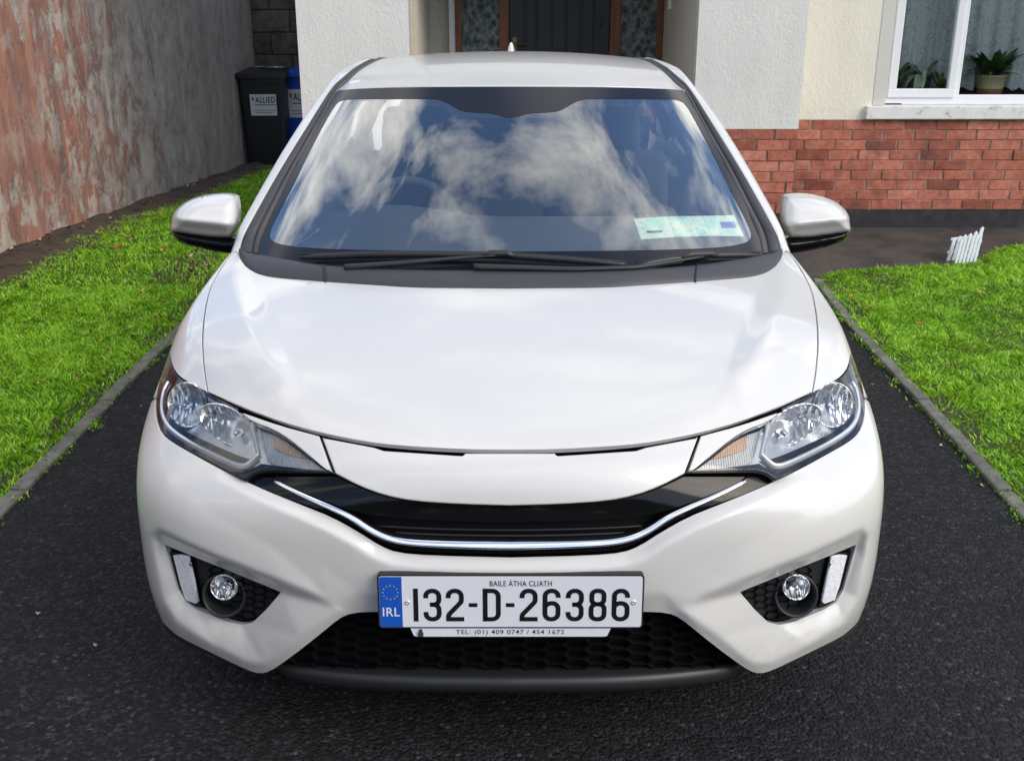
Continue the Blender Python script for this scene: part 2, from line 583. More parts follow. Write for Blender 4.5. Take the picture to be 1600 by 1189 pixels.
rows.append([Wp(0, .86, .905), Wp(.19, .868, .905), Wp(.37, .91, .903), Wp(.52, .98, .90), Wp(.63, 1.06, .90), Wp(.70, 1.13, .90), Wp(.755, 1.19, .895), Wp(.80, 1.24, .86), Wp(.842, 1.26, .40)])
BODY = Surf(rows, fit=2)

# ---- windscreen sheet
def wrow(pts, y0, dy): return [P(x, y, y0 + d) for (x, y), d in zip(pts, dy)]
SCR = Surf([
    wrow([(797.5, 436), (690, 435), (590, 431), (500, 423), (430, 411), (397, 402)], .765, [0, .005, .03, .095, .18, .25]),
    wrow([(797.5, 335), (700, 334.5), (612, 332), (535, 328), (468, 322), (432, 318)], .995, [0, .005, .028, .085, .165, .23]),
    wrow([(797.5, 232), (715, 232), (640, 231), (573, 229), (512, 226), (482, 223)], 1.275, [0, .005, .025, .08, .15, .21]),
    wrow([(797.5, 134), (727, 134), (662, 134.5), (603, 136), (553, 138.5), (527, 141)], 1.605, [0, .004, .018, .052, .10, .145]),
    ], fit=2)
# ================================================================== the car
def car_paint():
    m = mat('pearl_white_paint', (.63, .63, .607), .30, 0, .75)
    t = NT(m); v = t.coord()
    n = t.noise(v, 3.5, 5, .6); sp = t.ramp(t.voro(v, 55.), [(.0, 1.), (.035, 0.)]); gate = t.ramp(t.noise(v, 9, 2), [(.56, 0.), (.62, 1.)])
    col = t.mix(t.ramp(n, [(.35, 0.), (.7, 1.)]), (.655, .645, .612), (.638, .630, .60))
    # road film thrown up along the sill line and chin, in its own blotches; a few fly specks
    sep = t.new('ShaderNodeSeparateXYZ'); t.link(v, sep.inputs[0])
    mr = t.new('ShaderNodeMapRange'); t.link(sep.outputs['Z'], mr.inputs[0]); mr.inputs[1].default_value = .34; mr.inputs[2].default_value = .16; mr.inputs[3].default_value = 0.; mr.inputs[4].default_value = .5
    film = t.math('MULTIPLY', mr.outputs[0], t.ramp(t.noise(v, 14, 6, .7), [(.42, 0.), (.7, 1.)]), True)
    col = t.mix(film, col, (.30, .26, .21))
    t.out(col)
    return m
M_paint = car_paint()
M_black = mat('black_plastic', (.018, .019, .021), .45)
M_cowl = mat('grey_black_plastic', (.045, .046, .052), .5)
M_gloss = mat('piano_black', (.006, .006, .007), .07, 0, 0., spec=.25)
M_dark = mat('dark_cavity', (.008, .008, .009), .8, spec=.2)
M_chrome = mat('chrome', (.93, .94, .96), .13, 1.)
M_satin = mat('satin_silver', (.72, .73, .75), .3, .55)
M_lampback = mat('lamp_housing_grey', (.80, .81, .83), .2, .75)
M_mesh = mat('grille_mesh_black', (.004, .004, .005), .65, spec=.18)
M_rubber = mat('rubber', (.02, .02, .02), .75)
M_seat = mat('dark_seat_fabric', (.11, .115, .125), .9)
M_dash = mat('dashboard_plastic', (.24, .25, .262), .6)
M_trim = mat('pale_pillar_trim', (.60, .61, .55), .8)
M_frit = mat('black_glass_border', (.010, .010, .014), .15, spec=.32)
M_seal = mat('brown_grey_seal', (.075, .065, .06), .55)

def glass_mat(name, tint=(.8, .87, .85), ior=1.5, boost=1.0, sheen=(1., 1., 1.)):
    m = bpy.data.materials.new(name); m.use_nodes = True
    t = NT(m); t.n.remove(t.b)
    out = t.n['Material Output']
    tr = t.new('ShaderNodeBsdfTransparent'); tr.inputs['Color'].default_value = (*tint, 1)
    gl = t.new('ShaderNodeBsdfGlossy'); gl.inputs['Roughness'].default_value = .0; gl.inputs['Color'].default_value = (*sheen, 1)
    fr = t.new('ShaderNodeFresnel'); fr.inputs['IOR'].default_value = ior
    f2 = t.math('MULTIPLY', fr.outputs[0], boost, True)
    mx = t.new('ShaderNodeMixShader')
    t.link(f2, mx.inputs[0]); t.link(tr.outputs[0], mx.inputs[1]); t.link(gl.outputs[0], mx.inputs[2])
    t.link(mx.outputs[0], out.inputs[0])
    return m
M_screen = glass_mat('windscreen_glass', (.84, .89, .88), 1.52, 3.6, (.93, .97, 1.))
M_lens = glass_mat('clear_lens', (.93, .95, .95), 1.45, 1.3)
M_sideglass = glass_mat('side_window_glass', (.62, .68, .67), 1.5, 1.5)

car = empty('parked_car', (0, .83, 0))
tag(car, 'white hatchback car parked on the black driveway, seen from the front', 'car')
_INV = Matrix.Translation((0, -.83, 0))
_inv = Matrix.Identity(4)
def carpart(o):
    return o
# children keep scene coordinates: the root's offset is undone on each part
def adopt(o):
    o.matrix_parent_inverse = _INV
    return o
def uvpath(S, segs, edge_px=5., mirror=False):
    out = []
    for kind, pts in segs:
        if kind == 'px':
            q = resample(pts, edge_px)
            out += S.uv(q)
        else:
            out += [tuple(p) for p in resample(pts, .1)]
    return out
def mir_uv(L): return [(-u, v) for (u, v) in L]
def body(name, segs, m, sym, label=None, **kw):
    """sym 'full': half path from centre line to centre line; 'pair': closed path, two mirrored objects"""
    L = uvpath(BODY, segs, kw.pop('edge_px', 5.))
    res = []
    if sym == 'full':
        L = L + mir_uv(L)[::-1]
        res.append(adopt(cut(BODY, None, name, m, car, uvo=L, **kw)))
    else:
        res.append(adopt(cut(BODY, None, name, m, car, uvo=L, **kw)))
        res.append(adopt(cut(BODY, None, name, m, car, uvo=mir_uv(L)[::-1], **kw)))
    return res

def bpt(px, py, d=0., S=BODY):
    """place on sheet S behind a pixel, d metres further along the view ray"""
    flip = px > MID
    q = (2 * MID - px, py) if flip else (px, py)
    u, v = S.uv([q])[0]
    p = S.pos(np.array(u), np.array(v)).copy()
    r = p - CAM; p = p + r / np.linalg.norm(r) * d
    if flip: p[0] = -p[0]
    return p

# --- outlines traced on the picture's left half, laid onto the body sheet
SEAM = smooth_line([(324.5, 613), (320, 587), (317, 557), (316, 528), (319, 490), (327, 452), (341, 426), (353, 407), (363, 395), (372, 392)], 1)
HOODF = smooth_line([(797.5, 703), (725, 702.5), (620, 696.5), (567, 690), (497, 676), (436, 659), (384, 639.5), (324.5, 613)], 1)
COWLE = smooth_line([(373.5, 394), (376.5, 405), (386.5, 418.5), (405, 428.5), (438, 434.5), (508, 440), (590, 445.5), (667, 449.3), (797.5, 450.6)], 1)
LAMPTOP = smooth_line([(264, 546), (265.5, 557), (269, 574), (278.5, 588), (292, 596.5), (307.5, 605.5), (324.5, 614)], 1)
LAMPTOP2 = smooth_line([(324.5, 614), (347, 624.5), (372, 637)], 1)
WEDGE_L = smooth_line([(372, 643), (394, 659.5), (426, 671), (452, 687), (483.5, 713), (507, 733.5), (518, 738)], 1)
LAMPBOT = smooth_line([(518, 738), (450, 736), (410, 735.5), (397, 739), (381, 749)], 1)
LAMPOUT = smooth_line([(381, 750), (347, 734), (305, 711), (268, 690), (252.5, 676.5), (244, 655.5), (242.5, 629), (246.5, 603), (255, 577), (264, 546)], 1)
GRB = smooth_line([(797.5, 870), (670, 867), (620, 862.5), (595, 852.5), (560, 830), (520, 807.5), (470, 787.5), (420, 767.5), (381, 750)], 1)

C1 = [(371, 404, .004), (367, 425, .008), (367, 443, .015), (373, 466, .022), (384, 495, .031), (400, 527, .032), (419, 560, .027), (446, 592, .014), (475, 612, .002)]
C2 = [(392, 430, 0), (402, 447, .0), (414, 470, .0), (428, 500, .0), (444, 540, 0), (461, 575, 0), (480, 610, 0)]
HF = Field([(700, 500, 0), (700, 580, 0), (700, 640, 0), (600, 560, 0), (650, 460, 0), (797.5, 560, 0), (827, 560, 0), (280, 500, 0), (280, 620, 0), (360, 390, 0), (350, 560, .006), (343, 500, .007), (390, 600, .003)],
           [C1, C2, [(x, y, 0) for x, y in HOODF], [(x, y, 0) for x, y in SEAM[:-4]], [(x, y, 0) for x, y in COWLE[::-1]][:-4]], (270, 830, 380, 720), 2., blur=10)
hood = body('bonnet', [('px', HOODF), ('px', SEAM), ('px', COWLE)], M_paint, 'full', step=.045, gap=.0014, rim=.012, off=HF)[0]
body('wing', [('px', SEAM[::-1][1:]), ('px', LAMPTOP[::-1]), ('px', LAMPOUT[::-1][1:6]), ('uv', [(-7.2, 3.98), (-8, 3.95), (-8, 8.5), (-7.0, 8.62), (-6.25, 8.35)])], M_paint, 'pair', step=.075, gap=.0014)

# bumper with its pockets
RIDGE = [(233, 826, .004), (246, 825, .006), (281, 843, .008), (334.5, 868, .008), (388, 888.5, .008), (442, 908.5, .008), (482, 925, .007), (512, 939, .003), (531, 951, 0)]
LIP = [(237, 838, .002), (243, 880, .002), (253, 935, .004), (276, 974, .008), (334, 1009, .012), (388, 1035, .014), (411, 1037, .016), (428, 1030, .016), (469, 995, .011), (531, 952, .005)]
BOT = [(216, 800, 0), (220, 861, 0), (229, 920, 0), (235, 947, -.003), (248, 966, -.003), (266, 984, -.003), (281, 996, -.002), (334, 1022, .002), (388, 1048, .006), (407, 1053, .008), (423, 1049, .008), (455, 1027, .006), (496, 995, .0), (531, 966, -.008), (550, 958, -.012), (590, 956, -.016), (797.5, 956.5, -.016)]
INS = [(258, 851.5, -.055), (300, 869, -.05), (350, 889, -.045), (400, 909.5, -.034), (438, 925, -.024), (415, 952, -.027), (394, 972, -.032), (377.5, 976, -.038), (350, 969.5, -.046), (307.5, 952, -.052), (289, 941, -.056), (278, 922, -.058)]
GRK = [(x, y, -.02) for (x, y) in GRB]
GRI = [(797.5, 891, .001), (670, 889.5, .001), (615, 884, .002), (583, 872, .003), (548, 849, .004), (507, 826, .004), (457, 803.5, .004), (405, 781, .003), (365, 760, .001), (330, 741, 0)]
KEYS = [(797.5, 930, 0), (600, 930, 0), (640, 905, 0), (500, 880, 0), (420, 850, 0), (330, 800, 0), (260, 740, 0), (210, 640, 0), (210, 1080, 0), (800, 1090, -.016), (600, 1090, -.016), (800, 640, -.02), (420, 1090, .006), (300, 1060, .0), (560, 700, -.02), (220, 700, 0), (300, 770, 0), (480, 900, 0), (560, 925, 0), (400, 640, 0)]
_spoke = lambda i, *q: [INS[i]] + list(q)
SPOKES = [_spoke(4, (512, 939, .003)), _spoke(4, (531, 952, .005)), _spoke(5, (469, 995, .011)), _spoke(6, (428, 1030, .016)), _spoke(7, (411, 1037, .016)), _spoke(8, (334, 1009, .012)), _spoke(9, (276, 974, .008)), _spoke(10, (253, 935, .004)), _spoke(11, (243, 880, .002)), _spoke(0, (237, 838, .002)),
          _spoke(1, (281, 843, .008)), _spoke(2, (334.5, 868, .008)), _spoke(3, (388, 888.5, .008))]
BUMP = Field(KEYS, [RIDGE, LIP, BOT, INS + INS[:1], GRK, GRI] + SPOKES, (200, 812, 640, 1090), 1.5, blur=10)
def cut_ray(*a, **k): return cut(*a, **k)
_old_cut = cut
INS_PX = [(x, y) for x, y, h in INS]
BOT_PX = smooth_line([(x, y) for x, y, h in BOT[3:]], 1)
def bumper():
    L = uvpath(BODY, [('px', GRB), ('px', LAMPOUT[:13]), ('uv', [(-7.2, 3.95), (-8, 3.9), (-8, .8), (-7.0, .72)]), ('px', BOT_PX)], 4.)
    L = L + mir_uv(L)[::-1]
    h = smooth_line(INS_PX + INS_PX[:1], 0)[:-1]
    return adopt(cut(BODY, None, 'front_bumper', M_paint, car, holes=[h, mir(h)], uvo=L, step=.035, off=BUMP, gap=.0006, rim=.02, rnd=.0014, edge_px=4.))
bumper()

# centre garnish above the grille (two narrow slots below the bonnet edge)
GAR = smooth_line([(797.5, 707), (727, 707), (722, 711), (600, 703), (585, 698), (567, 694.5), (502.5, 682.5)], 0) + [(504, 688), (522.5, 739)] + smooth_line([(523, 740), (560, 760), (600, 775), (645, 784), (720, 789), (797.5, 791)], 1)
body('grille_garnish', [('px', GAR)], M_paint, 'full', step=.07, gap=.001, rim=.02, rnd=.0035)
WED = [(372, 641.5)] + smooth_line([(384, 645.5), (436, 663.5), (496, 679.5)], 1) + [(499, 680.5), (518.5, 737)] + WEDGE_L[::-1][1:]
body('headlamp_trim', [('px', WED)], M_paint, 'pair', step=.06, gap=.0012, rim=.02, rnd=.002)

# upper grille
CAV = [(797.5, 775), (600, 762), (525, 732), (400, 733), (376, 749), (420, 772), (520, 813), (592, 856), (620, 867), (670, 872), (797.5, 875)]
body('grille_cavity', [('px', CAV)], M_dark, 'full', step=.12, off=-.05, thick=False)
BAR = smooth_line([(797.5, 792.5), (720, 790.5), (645, 785.5), (600, 776.5), (560, 761.5), (522, 741.5)], 1) + [(424, 741)] + smooth_line([(432, 750.5), (470, 769), (520, 790), (545, 799), (580, 806), (620, 813), (720, 817.5), (797.5, 818.5)], 1)
body('grille_bar', [('px', BAR)], M_gloss, 'full', step=.08, off=-.012, gap=0, rim=.02)
LOW = smooth_line([(797.5, 849), (720, 848), (645, 845), (605, 839), (578, 827), (547, 805), (515, 792), (465, 770), (428, 750)], 1) + [(421, 741), (404, 739)] + smooth_line([(381, 749), (420, 769), (470, 789), (520, 809), (560, 832), (595, 854), (620, 864.5), (670, 869), (797.5, 872)], 1)
body('grille_surround', [('px', LOW)], M_gloss, 'full', step=.08, off=-.018, gap=0, rim=.02)
chr_half = smooth_line([(429, 751.5), (470, 772), (520, 794), (550, 808), (580, 829), (610, 842), (645, 847.5), (720, 850.5), (797.5, 851.5)], 2)
cpts = [bpt(x, y, .004) for x, y in resample(chr_half, 8)]
cpts = cpts + [p * np.array([-1, 1, 1]) for p in cpts[::-1][1:]]
mb = MB()
nn = len(cpts)
mb.tube(cpts, [.0026 + .0050 * min(1, 2.2 * min(i, nn - 1 - i) / nn) for i in range(nn)], 12, flat=(1.25, .45), up=(0, -1, 1.1))
adopt(mb.build('chrome_strip', M_chrome, car, True))
# faint mesh slats behind the bar
for yy in (828, 837):
    q = [bpt(x, yy - 6 * ((MID - x) / 200) ** 2, .035) for x in np.linspace(590, MID, 16)]
    q = q + [p * np.array([-1, 1, 1]) for p in q[::-1][1:]]
    mb = MB(); mb.tube(q, .0025, 6); adopt(mb.build('grille_slat', M_black, car, True))

# ---- headlamps
def tube_px(pts, d, r, flat=None, n=8, step=5, flipx=False, S=BODY):
    q = [bpt(x, y, d, S) for x, y in resample(pts, step)]
    if flipx: q = [p * np.array([-1, 1, 1]) for p in q]
    mb = MB(); mb.tube(q, r, n, flat=flat); return mb
def bowl(c, r, depth, toward, squash=1., n=24):
    """reflector dish opening towards 'toward'"""
    c = np.array(c, float); h = np.array(toward, float); h /= np.linalg.norm(h)
    a = np.cross(h, (0, 0, 1.)); a /= np.linalg.norm(a); b = np.cross(a, h)
    mb = MB()
    prof = [(max(.001, r * t), -depth * (1 - t * t)) for t in np.linspace(0, 1, 9)] + [(r * 1.06, .001), (r * 1.06, -.012)]
    mb.lathe(prof, c, n, frame=(a, b * squash, h))
    return mb
def ribs_mat(name, base, rough=.12, metal=.9, wave=30., amt=.45):
    m = mat(name, base, rough, metal)
    t = NT(m); v = t.coord((1, 1, 1))
    n1 = t.noise(v, 55, 2, .5); w = t.new('ShaderNodeTexWave', Scale=wave, Distortion=1.2); t.link(v, w.inputs['Vector'])
    t.out(normal=t.bump(t.mix(.7, n1, w.outputs['Fac']), amt, .008))
    return m
M_refl = ribs_mat('faceted_reflector', (.97, .97, .98), .10, .8, 24., .35)
M_amber = ribs_mat('amber_bulb_glow', (.95, .64, .44), .25, .1, 60., .8)
M_indic = ribs_mat('indicator_reflector', (.97, .96, .95), .2, .0, 60., .9)
LENS = LAMPTOP + LAMPTOP2[1:] + WEDGE_L + LAMPBOT[1:] + LAMPOUT[1:-1]
lamps = []
for side in (0, 1):
    f = (lambda L: L) if side == 0 else (lambda L: mir_uv(L)[::-1])
    fx = np.array([1, 1, 1]) if side == 0 else np.array([-1, 1, 1])
    Luv = uvpath(BODY, [('px', LENS)], 4.)
    root = adopt(cut(BODY, None, 'headlamp', M_lampback, car, uvo=f(Luv), step=.09, off=-.052, gap=.0, rim=-.0, thick=False))
    def sub(o): o.parent = root; o.matrix_parent_inverse = _inv; return o
    o = sub(cut(BODY, None, 'lens', M_lens, root, uvo=f(Luv), step=.06, off=0., gap=.0015, rim=.01, rnd=.002))
    # dark band between lens edge and bezel along the lower rim
    BAND = smooth_line([(518, 738.5), (450, 737), (410, 736), (397, 739.5), (381, 750), (347, 734.5), (305, 711.5), (268, 690.5), (254, 678), (246, 657), (245, 630), (250, 640), (252, 655), (262, 674), (300, 699), (345, 722), (378, 737), (392, 731), (404, 722), (450, 728), (500, 733)], 1)
    o = sub(cut(BODY, None, 'lower_band', M_gloss, root, uvo=f(uvpath(BODY, [('px', BAND)], 4.)), step=.06, off=-.006, gap=0., rim=.03, rnd=.001))
    BEZ = smooth_line([(265, 597), (256, 612), (252.5, 635), (255, 653), (264, 670), (287, 687.5), (326, 708), (368, 727.5), (383, 729.5), (392, 724), (404.5, 712.5), (401, 695), (393.5, 663)], 2)
    mb = tube_px(BEZ, .010, .0072, flat=(.7, 1.1), step=4)
    if side: mb.v = [(-x, y, z) for x, y, z in mb.v]
    o = sub(mb.build('bezel', M_satin, root, True))
    view = -ray(300, 650); view /= np.linalg.norm(view)
    tw = np.array([-.12, -1, .22]); tn = tw / np.linalg.norm(tw)
    a0 = np.cross(tn, (0, 0, 1.)); a0 /= np.linalg.norm(a0); b0 = np.cross(a0, tn)
    for (px, py, ra, rb, dp, d, ang) in ((292, 633, .044, .049, .045, .030, 0.), (356, 665, .068, .036, .046, .034, 27.)):
        s_ = -1 if a0[0] < 0 else 1
        ca, sa = math.cos(R(ang)), math.sin(R(ang))
        la = (a0 * s_ * ca - b0 * sa) * ra; lb = (a0 * s_ * sa + b0 * ca) * rb
        mb = MB(); mb.lathe([(max(.01, t_), -dp * (1 - t_ * t_)) for t_ in np.linspace(0, 1, 10)] + [(1.04, .001), (1.04, -.012)], bpt(px, py, d), 36, frame=(la, lb, tn))
        mb.v = [tuple(np.array(p) * fx) for p in mb.v]
        sub(mb.build('reflector', M_refl, root, True))
        for (qx, qy) in (((px, py),) if ang == 0 else ((342, 657), (372, 676))):
            c_ = bpt(qx, qy, d + dp * .5)
            mb = MB(); mb.lathe([(.0005, .016), (.006, .013), (.0085, .004), (.0085, -.012)], c_, 12, frame=(a0, b0, tn))
            mb.v = [tuple(np.array(p) * fx) for p in mb.v]
            sub(mb.build('bulb', M_chrome, root, True))
    # bright fluted divider between the two dishes
    for (x0_, y0_, x1_, y1_) in ((318, 622, 322, 662), (324, 628, 327, 668), (330, 633, 332, 673)):
        q = np.array([bpt(x0_, y0_, .026), bpt((x0_ + x1_) / 2, (y0_ + y1_) / 2, .030), bpt(x1_, y1_, .026)]) * fx
        mb = MB(); mb.tube(q, .0032, 8); sub(mb.build('flute', M_chrome, root, True))
    SHELF = smooth_line([(262, 655), (285, 668), (330, 689), (372, 707), (398, 712), (383, 724), (368, 722), (326, 703), (287, 682), (266, 668)], 1)
    sub(cut(BODY, None, 'reflector_shelf', M_gloss, root, uvo=f(uvpath(BODY, [('px', SHELF)], 4.)), step=.08, off=-.026, thick=False))
    IND = smooth_line([(396, 664), (426, 674), (452, 690), (483, 716), (505, 732), (470, 729), (424, 722), (408, 713)], 1)
    sub(cut(BODY, None, 'indicator', M_indic, root, uvo=f(uvpath(BODY, [('px', IND)], 4.)), step=.05, off=-.022, gap=0, rim=.02))
    AMB = smooth_line([(418, 673), (446, 686), (476, 711), (448, 706), (420, 694)], 1)
    sub(cut(BODY, None, 'amber_reflex', M_amber, root, uvo=f(uvpath(BODY, [('px', AMB)], 4.)), step=.05, off=-.018, gap=0, rim=.002))
    lamps.append(root)

# ---- fog lamp pockets
def M_drl():
    m = mat('daylight_strip_lens', (.75, .77, .80), .18)
    t = NT(m); v = t.coord((1, 1, 1))
    vor = t.voro(v, 170)
    t.out(col=t.ramp(vor, [(.0, (.92, .93, .94)), (.6, (.80, .82, .85)), (1., (.66, .68, .72))]), normal=t.bump(vor, .25, .003))
    return m
M_drl = M_drl()
def hexgrid(S, x0, x1, y0, y1, wpx, hpx, poly, d, bar, fx=1):
    """honeycomb of flat hexagons, each a thin ring wall, over pixel polygon, on sheet S"""
    mb = MB(); poly = [np.array(p) for p in poly]
    rows_ = int((y1 - y0) / (hpx * .5)) + 1
    for r in range(rows_):
        cy = y0 + r * hpx * .5
        cx = x0 + (wpx * .5 if r % 2 else 0)
        while cx < x1:
            if inside(np.array([[cx, cy]]), poly)[0]:
                w, h = wpx * .5, hpx * .5
                hexo = [(cx - w * .66, cy), (cx - w * .34, cy - h), (cx + w * .34, cy - h), (cx + w * .66, cy), (cx + w * .34, cy + h), (cx - w * .34, cy + h)]
                pts = [bpt(x, y, d, S) for x, y in hexo]
                c = np.mean(pts, 0); n = len(pts)
                inn = [c + (p - c) * (1 - bar) for p in pts]
                back = [p + np.array([0, .022, 0]) for p in inn]
                mb.add(pts + inn + back, [(i, (i + 1) % n, n + (i + 1) % n, n + i) for i in range(n)] + [(n + i, n + (i + 1) % n, 2 * n + (i + 1) % n, 2 * n + i) for i in range(n)])
            cx += wpx
    return mb
for side in (0, 1):
    fx = np.array([1, 1, 1]) if side == 0 else np.array([-1, 1, 1])
    h = INS_PX if side == 0 else mir(INS_PX)
    big = [(np.array(p) - np.array((340, 920))) * 1.10 + np.array((340, 920)) for p in INS_PX]
    Luv = uvpath(BODY, [('px', [tuple(p) for p in big])], 5.)
    root = adopt(cut(BODY, None, 'fog_lamp_pocket', M_black, car, uvo=Luv if side == 0 else mir_uv(Luv)[::-1], step=.07, off=lambda px: np.full(len(px), -.085), thick=False))
    def sub(o): o.parent = root; o.matrix_parent_inverse = _inv; return o
    def flip(mb): mb.v = [tuple(np.array(p) * fx) for p in mb.v]; return mb
    sub(flip(hexgrid(BODY, 268, 440, 858, 975, 34, 11, [(322, 880), (350, 889), (428, 922), (408, 948), (392, 966), (340, 960), (316, 945)], .078, .08)).build('honeycomb', M_mesh, root))
    # daylight strip
    D0 = smooth_line([(269.5, 868), (281, 867), (294, 869.5), (302, 905), (309.5, 941), (305, 944), (289, 938), (281, 915), (269.5, 868)], 0)[:-1]
    Lu = uvpath(BODY, [('px', D0 + D0[:1])], 4.)
    cutf = Lu[:-1] if side == 0 else mir_uv(Lu[:-1])[::-1]
    sub(cut(BODY, None, 'daylight_strip', M_drl, root, uvo=cutf, step=.05, off=lambda px: np.full(len(px), -.060), gap=0., rim=.03, rnd=.003))
    D1 = [(264, 862), (297, 866), (314, 946), (306, 950), (285, 942), (275, 915)]
    Lu = uvpath(BODY, [('px', D1 + D1[:1])], 4.)[:-1]
    sub(cut(BODY, None, 'strip_surround', M_gloss, root, uvo=Lu if side == 0 else mir_uv(Lu)[::-1], step=.06, off=lambda px: np.full(len(px), -.068), gap=0., rim=.03, rnd=.002))
    # fog lamp: bezel ring, dish, glass
    tw = np.array([-.05, -1, .28]); tw /= np.linalg.norm(tw)
    a = np.cross(tw, (0, 0, 1.)); a /= np.linalg.norm(a); b = np.cross(a, tw)
    c = bpt(350.5, 930, .062)
    mb = MB(); mb.lathe([(.050, -.02), (.047, .004), (.044, .006), (.041, .003), (.036, -.012), (.034, -.03)], c, 32, frame=(a, b, tw))
    sub(flip(mb).build('fog_lamp_bezel', M_black, root, True))
    c2 = bpt(349.5, 917.5, .056)
    sub(flip(bowl(c2, .027, .022, tw, .95)).build('fog_lamp_dish', M_refl, root, True))
    mb = MB(); mb.lathe([(.0005, .011), (.010, .010), (.018, .007), (.025, .001), (.0275, -.003)], c2, 24, frame=(a, b * .95, tw))
    sub(flip(mb).build('fog_lamp_glass', M_lens, root, True))
    mb = MB(); mb.lathe([(.0005, .004), (.006, .002), (.007, -.014)], c2, 12, frame=(a, b, tw))
    sub(flip(mb).build('fog_lamp_bulb', M_chrome, root, True))

# ---- lower grille, lip
LG = [(797.5, 950), (590, 950), (545, 952), (525, 962), (490, 993), (440, 1032), (470, 1040), (560, 1052), (797.5, 1058)]
Luv = uvpath(BODY, [('px', LG)], 8.)
lg = adopt(cut(BODY, None, 'lower_grille', M_dark, car, uvo=Luv + mir_uv(Luv)[::-1], step=.12, off=lambda px: np.full(len(px), -.07), thick=False))
LGF = [(1595 - 440, 1036)] + [(1595 - x, y) for x, y in LG[::-1][3:]] + LG[1:6] + [(440, 1036), (560, 1046), (797.5, 1050), (1595 - 560, 1046)]
LGF = [(440, 1034), (490, 992), (528, 960), (546, 954), (1049, 954), (1067, 960), (1105, 992), (1155, 1034), (1035, 1044), (797.5, 1048), (560, 1044)]
hg = hexgrid(BODY, 440, 1160, 958, 1046, 66, 16, LGF, .038, .06)
o = hg.build('honeycomb', M_mesh, lg); o.matrix_parent_inverse = _inv
def crv(pts, n):
    """Catmull-Rom through 3D points, n samples"""
    P_ = np.array(pts, float); P_ = np.vstack([2 * P_[0] - P_[1], P_, 2 * P_[-1] - P_[-2]])
    m = len(P_) - 3; out = []
    for t in np.linspace(0, m - 1e-9, n):
        i = int(t); f = t - i; p0, p1, p2, p3 = P_[i:i + 4]
        out.append(.5 * (2 * p1 + (p2 - p0) * f + (2 * p0 - 5 * p1 + 4 * p2 - p3) * f * f + (3 * p1 - p0 - 3 * p2 + p3) * f ** 3))
    return np.array(out)
def symx(A): return np.vstack([A, (A * np.array([-1, 1, 1]))[::-1][1:]])
def liprow(pts, ys): return symx(crv([P(x, y, yy) for (x, y), yy in zip(pts, ys)], 30))
l0 = liprow([(432, 1030), (470, 1036), (560, 1041), (660, 1043), (797.5, 1044)], [.165, .125, .085, .065, .055])
l1 = liprow([(432, 1034), (470, 1045), (560, 1057), (660, 1063), (797.5, 1065)], [.135, .095, .048, .022, .01])
l2 = liprow([(440, 1052), (470, 1066), (560, 1077), (660, 1081), (797.5, 1083)], [.145, .11, .065, .04, .03])
l15 = l1 * .5 + l2 * .5 + np.array([0, -.008, -.002]); l05 = l0 * .4 + l1 * .6 + np.array([0, 0, .004])
mb = MB(); mb.grid([l0 + np.array([0, .05, 0]), l0, l05, l1, l15, l2, l2 + np.array([0, .02, -.006]), l2 + np.array([0, .3, .0])])
adopt(mb.build('lower_lip', M_black, car, True))

# ---- windscreen
GL = [(797.5, 427), (667, 426), (580, 423), (504, 418), (440, 408), (404, 399.5), (412, 360), (432, 319), (460, 263), (482, 224), (501, 189), (523, 147), (529, 141.5), (560, 139.5), (603, 138), (660, 137), (797.5, 136.3)]
Luv = uvpath(SCR, [('px', GL)], 6.)
CLR = smooth_line([(797.5, 184), (787, 183.5), (770, 177.5), (730, 176), (716, 172), (695, 159), (680, 155.5)], 1) + smooth_line([(640, 155), (560, 155.5), (536, 156.5), (524, 163), (509, 189), (486, 233), (461, 284), (438, 329), (424, 356), (420.5, 368), (424, 376), (436, 382), (476, 388), (578, 391.5), (700, 393), (797.5, 393.5)], 1)
scr = adopt(cut(SCR, None, 'windscreen', M_screen, car, uvo=Luv + mir_uv(Luv)[::-1], step=.07, gap=.0, rim=.001, rnd=.0005, thick=False))
hole = CLR + mir(CLR)[::-1]
o = cut(SCR, None, 'black_border', M_frit, scr, holes=[hole], uvo=Luv + mir_uv(Luv)[::-1], step=.1, off=.0008, thick=False); o.matrix_parent_inverse = _inv
# permit papers on the inside of the glass
def paper_mat(name, seed, block=None):
    m = mat(name, (.62, .85, .76), .6)
    t = NT(m); v = t.coord((1, 1, 1), 'Object', (seed, 0, 0))
    a = t.noise(v, 25, 2); b = t.voro(t.coord((60, 60, 260), 'Object'), 1.)
    base = t.ramp(a, [(.35, (.55, .92, .72)), (.5, (.88, .97, .90)), (.62, (.93, .97, .78)), (.75, (.66, .95, .80))])
    ink = t.ramp(t.noise(t.coord((90, 90, 420), 'Object'), 1., 2), [(.60, 0.), (.66, 1.)])
    t.out(col=t.mix(t.math('MULTIPLY', ink, .55), base, (.25, .35, .36)))
    return m
DISC = [[(989.5, 341.5), (1043, 338.5), (1056, 370.5), (1001.5, 374.5)], [(1043.5, 338.5), (1097, 337.5), (1110, 369), (1056.5, 370.5)], [(1097.5, 337.5), (1146, 336.5), (1162, 369.5), (1110.5, 369)]]
